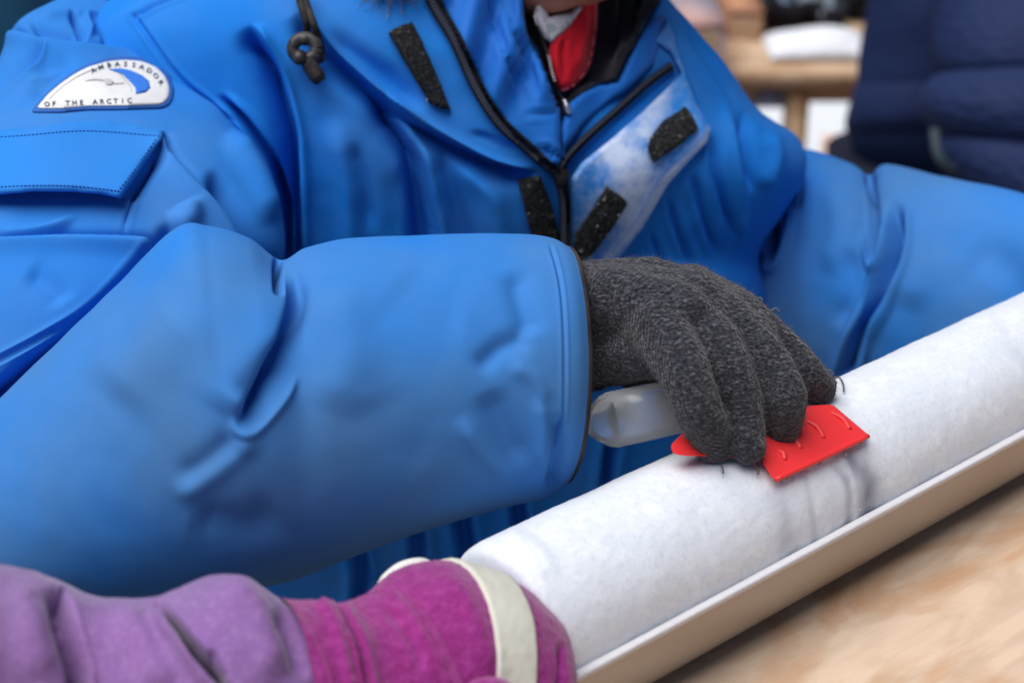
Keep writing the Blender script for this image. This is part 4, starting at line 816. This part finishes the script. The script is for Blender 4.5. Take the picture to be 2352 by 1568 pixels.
# far workbench and what stands on it
def vbox(m, x0, y0, x1, y1, d, dep, z0=None):
    """upright box whose front face fills the given picture span at distance d"""
    a, b_ = P(x0, y0, d), P(x1, y1, d); Y = (a[1]+b_[1])/2; zt, zb = a[2], b_[2] if z0 is None else z0
    return box(m, [(a[0]+b_[0])/2, Y+dep/2, (zt+zb)/2], abs(b_[0]-a[0]), dep, zt-zb)
def rbox(m, bev=.006):
    bm = bmesh.new(); vs_ = [bm.verts.new(v) for v in m.v]
    for q in m.f: bm.faces.new([vs_[i] for i in q])
    bmesh.ops.bevel(bm, geom=bm.edges[:], offset=bev, segments=2, affect='EDGES'); o = M(); bm.verts.index_update(); o.v = np.array([v.co[:] for v in bm.verts]); o.f = [tuple(v.index for v in f.verts) for f in bm.faces]; bm.free(); return o
MTAN = wood('tan_plank', (.62, .45, .31), (.54, .37, .24), (.42, .25, .14), 0); MWB = mat('pale_blue_plastic', (.42, .52, .78), .5, .4, var=(8, (.55, .62, .82), .6, 3)); MWS = mat('white_sheet', (.72, .75, .82), .8, .2, bump=[(14, .5, .02, 4)]); MDK = mat('black_case', (.012, .014, .02), .6, .4); MGB = mat('slate_case', (.12, .17, .25), .6, .4, var=(7, (.05, .09, .12), .6, 3)); MBX = mat('brown_carton', (.48, .24, .14), .8, .2, var=(7, (.28, .17, .14), .7, 3)); MGRY = mat('grey_fabric', (.20, .24, .30), .8, .2, bump=[(12, .5, .02, 4)])
DB = 2.5
wb = thing('workbench', 'tan wooden workbench far behind the blue shoulder', 'workbench', tuple(P(1840, 330, DB)*[1, 1, 0]))
tb = P(1715, 150, DB); te = P(2300, 150, DB); zb = tb[2]; yb = tb[1]
obj('table_top', rbox(box(M(), [(tb[0]-.1+te[0])/2, yb+.30, zb-.02], te[0]-tb[0]+.1, .60, .038)), MTAN, wb)
for lx in (P(1845, 250, DB)[0], te[0]-.05, tb[0]-.12):
    for ly in (yb+.03, yb+.55): obj('leg', rbox(box(M(), [lx, ly, (zb-.042)/2], .036, .036, zb-.042)), MPINE, wb)
obj('shelf', box(M(), [(tb[0]-.1+te[0])/2, yb+.32, P(1840, 262, DB)[2]-.01], te[0]-tb[0]-.05, .48, .02), MTAN, wb, flat=True)
def prop(name, label, cat, m, mt): return tag(obj(name, m, mt), label, cat)
ws = M(); gx = np.linspace(P(1775, 120, DB)[0], P(2010, 120, DB)[0], 24); gy = np.linspace(yb+.015, yb+.12, 16); GV = []
for b_ in gy:
    for a in gx: GV.append([a, b_, zb+.008+.030*max(0, noise.noise(Vector((a*7, b_*7, 1)))+.45)*math.sin(math.pi*min(1, max(0, (a-gx[0])/(gx[-1]-gx[0]))))**.4*math.sin(math.pi*(b_-gy[0])/(gy[-1]-gy[0])*.98+.03)**.4])
ff = [(r*24+c, r*24+c+1, (r+1)*24+c+1, (r+1)*24+c) for r in range(15) for c in range(23)]; GB = [[p[0], p[1], zb+.001] for p in GV]
ws.add(GV+GB, ff+[tuple(i+384 for i in q[::-1]) for q in ff]+[(c+1, c, c+384, c+385) for c in range(23)]+[(15*24+c, 15*24+c+1, 15*24+c+385, 15*24+c+384) for c in range(23)])
prop('snow_pile', 'low heap of white snow on top of the far wooden workbench', 'snow', ws, MWS)
for (a, b_, c, d_, dd, dep, lab) in ((1740, 212, 1822, 256, DB+.10, .3, 'pale blue plastic crate under the far workbench beside the blue shoulder'), (1868, 196, 1975, 246, DB+.12, .3, 'pale blue plastic crate under the far workbench beside the navy jacket')):
    t = thing('plastic_crate', lab, 'crate', tuple(P((a+c)/2, d_, dd)), 'crates under the far workbench'); f1 = P(a, b_, dd); f2 = P(c, d_, dd); w_, h_ = f2[0]-f1[0], max(.09, f1[2]-f2[2]); cx, cy, z1 = (f1[0]+f2[0])/2, f1[1]+dep/2, f1[2]
    z0 = P(1840, 262, DB)[2]+.0005; hh = z1-z0
    obj('front_wall', rbox(box(M(), [cx, cy-dep/2+.006, z0+hh/2], w_, .012, hh), .003), MWB, t); obj('back_wall', rbox(box(M(), [cx, cy+dep/2-.006, z0+hh/2], w_, .012, hh), .003), MWB, t)
    for sx in (-1, 1): obj('side_wall', rbox(box(M(), [cx+sx*(w_/2-.006), cy, z0+hh/2], .012, dep-.026, hh), .003), MWB, t)
    obj('bottom', box(M(), [cx, cy, z0+.008], w_-.026, dep-.026, .012), MWB, t, flat=True); obj('rim', rbox(box(M(), [cx, cy-dep/2-.006, z1-.012], w_+.01, .01, .022), .003), MWB, t)
def case(name, label, x0, x1, ytop, d, dep, mt, zbase, lid=.25, clr=None):
    a = P(x0, ytop, d); c = P(x1, ytop, d); zt = a[2]; t = thing(name, label, 'case', ((a[0]+c[0])/2, a[1]+dep/2, zbase)); hh = zt-zbase; w_ = c[0]-a[0]
    obj('body', rbox(box(M(), [(a[0]+c[0])/2, a[1]+dep/2, zbase+hh*(1-lid)/2], w_, dep, hh*(1-lid)-.003), .01), mt, t); obj('lid', rbox(box(M(), [(a[0]+c[0])/2, a[1]+dep/2, zt-hh*lid/2], w_+.008, dep+.008, hh*lid-.003), .01), clr or mt, t)
    for q in (-.25, .25): obj('latch', rbox(box(M(), [(a[0]+c[0])/2+q*w_, a[1]-.008, zt-hh*lid], .022, .012, .04), .003), MBLK, t)
    return t
ZB = zb+.001
case('equipment_case', 'tall black case standing on the far workbench beside the brown box', 1757, 1787, 12, DB+.13, .2, MDK, ZB)
case('equipment_case', 'slate blue case on the far workbench behind the snow', 1790, 1838, 20, DB+.15, .12, MWB, ZB, .3, MGB)
case('equipment_case', 'dark green-grey case in the middle of the far workbench', 1842, 1890, -4, DB+.17, .12, MGB, ZB, .5, MGRY)
case('equipment_case', 'light grey case on the far workbench nearest the navy jacket', 1893, 1935, 38, DB+.15, .12, MGRY, ZB)
case('equipment_case', 'black case on the far workbench half hidden by the navy jacket', 1940, 2030, -30, DB+.18, .15, MDK, ZB, .35, MGRY)
# cartons left of the bench, nearer the shoulder
def carton(label, x0, x1, ytop, d, dep, mt, zbase=0.):
    a = P(x0, ytop, d); c = P(x1, ytop, d); t = thing('carton', label, 'box', ((a[0]+c[0])/2, a[1]+dep/2, zbase)); cx, cy, w_, zt = (a[0]+c[0])/2, a[1]+dep/2, c[0]-a[0], a[2]
    obj('carton_body', rbox(box(M(), [cx, cy, (zt+zbase)/2], w_, dep, zt-zbase), .005), mt, t)
    for s_ in (-1, 1): obj('top_flap', rbox(box(M(), [cx, cy+s_*dep*.253, zt+.004], w_*.99, dep*.49, .006), .002), mt, t)
    obj('tape', box(M(), [cx, cy-dep/2-.0012, zt-.06], .05, .002, .11), MTAN, t, flat=True); return t
carton('brown cardboard box standing left of the far workbench', 1672, 1756, 34, DB+.10, .25, MBX, ZB)
carton('greyish pink box close behind the blue shoulder', 1560, 1668, 64, DB-.05, .3, mat('pinkish_carton', (.50, .30, .27), .8, .2, var=(9, (.34, .33, .42), .8, 3)), 0)
carton('pale box under the far workbench near the blue elbow', 1898, 1962, 345, DB-.12, .05, mat('pale_pink_box', (.78, .55, .47), .8, .2), 0)
# trestle in the far back with snow bank
sb = M(); n_ = 60; xs_ = np.linspace(-3.0, 3.6, n_); ys_ = np.linspace(3.6, 5.2, 24); GV = [[a, b_, max(.002, .30*math.exp(-((b_-4.5)/.45)**2)*(1+.5*noise.noise(Vector((a*1.3, b_*1.3, 2))))+.03*noise.noise(Vector((a*6, b_*6, 5))))] for b_ in ys_ for a in xs_]
sb.add(GV, [(r*n_+c, r*n_+c+1, (r+1)*n_+c+1, (r+1)*n_+c) for r in range(23) for c in range(n_-1)]); tag(obj('snow_bank', sb, snow), 'ridge of piled white snow far behind the workbench', None, kind='structure')
# teal tent wall at the far left
tw = M(); n_ = 50; G1 = [[a, 3.0+.03*math.sin(a*9)+.02*math.sin(a*23), z] for z in np.linspace(.0, 2.2, 20) for a in np.linspace(-2.6, -.35, n_)]; G2 = [[p[0], p[1]+.02, p[2]] for p in G1]; k_ = len(G1)
ff = [(r*n_+c, r*n_+c+1, (r+1)*n_+c+1, (r+1)*n_+c) for r in range(19) for c in range(n_-1)]
tw.add(G1+G2, ff+[tuple(i+k_ for i in q[::-1]) for q in ff]+[(c+1, c, c+k_, c+1+k_) for c in range(n_-1)]+[(19*n_+c, 19*n_+c+1, 19*n_+c+1+k_, 19*n_+c+k_) for c in range(n_-1)]+[(r*n_, (r+1)*n_, (r+1)*n_+k_, r*n_+k_) for r in range(19)]+[((r+1)*n_+n_-1, r*n_+n_-1, r*n_+n_-1+k_, (r+1)*n_+n_-1+k_) for r in range(19)])
tent = thing('tarpaulin', 'dark teal tarpaulin hanging behind the near blue shoulder', 'tarpaulin', (-1.5, 3.0, 0)); obj('sheet', tw, mat('teal_tarp', (.01, .075, .16), .6, .3, bump=[(4, .4, .05, 3)]), tent)
for a in (-2.6, -.37): mm = M(); wire(mm, [(a, 3.05, 0), (a, 3.05, 1.1), (a, 3.05, 2.25)], .02, 8, 12); obj('pole', mm, MGB, tent)
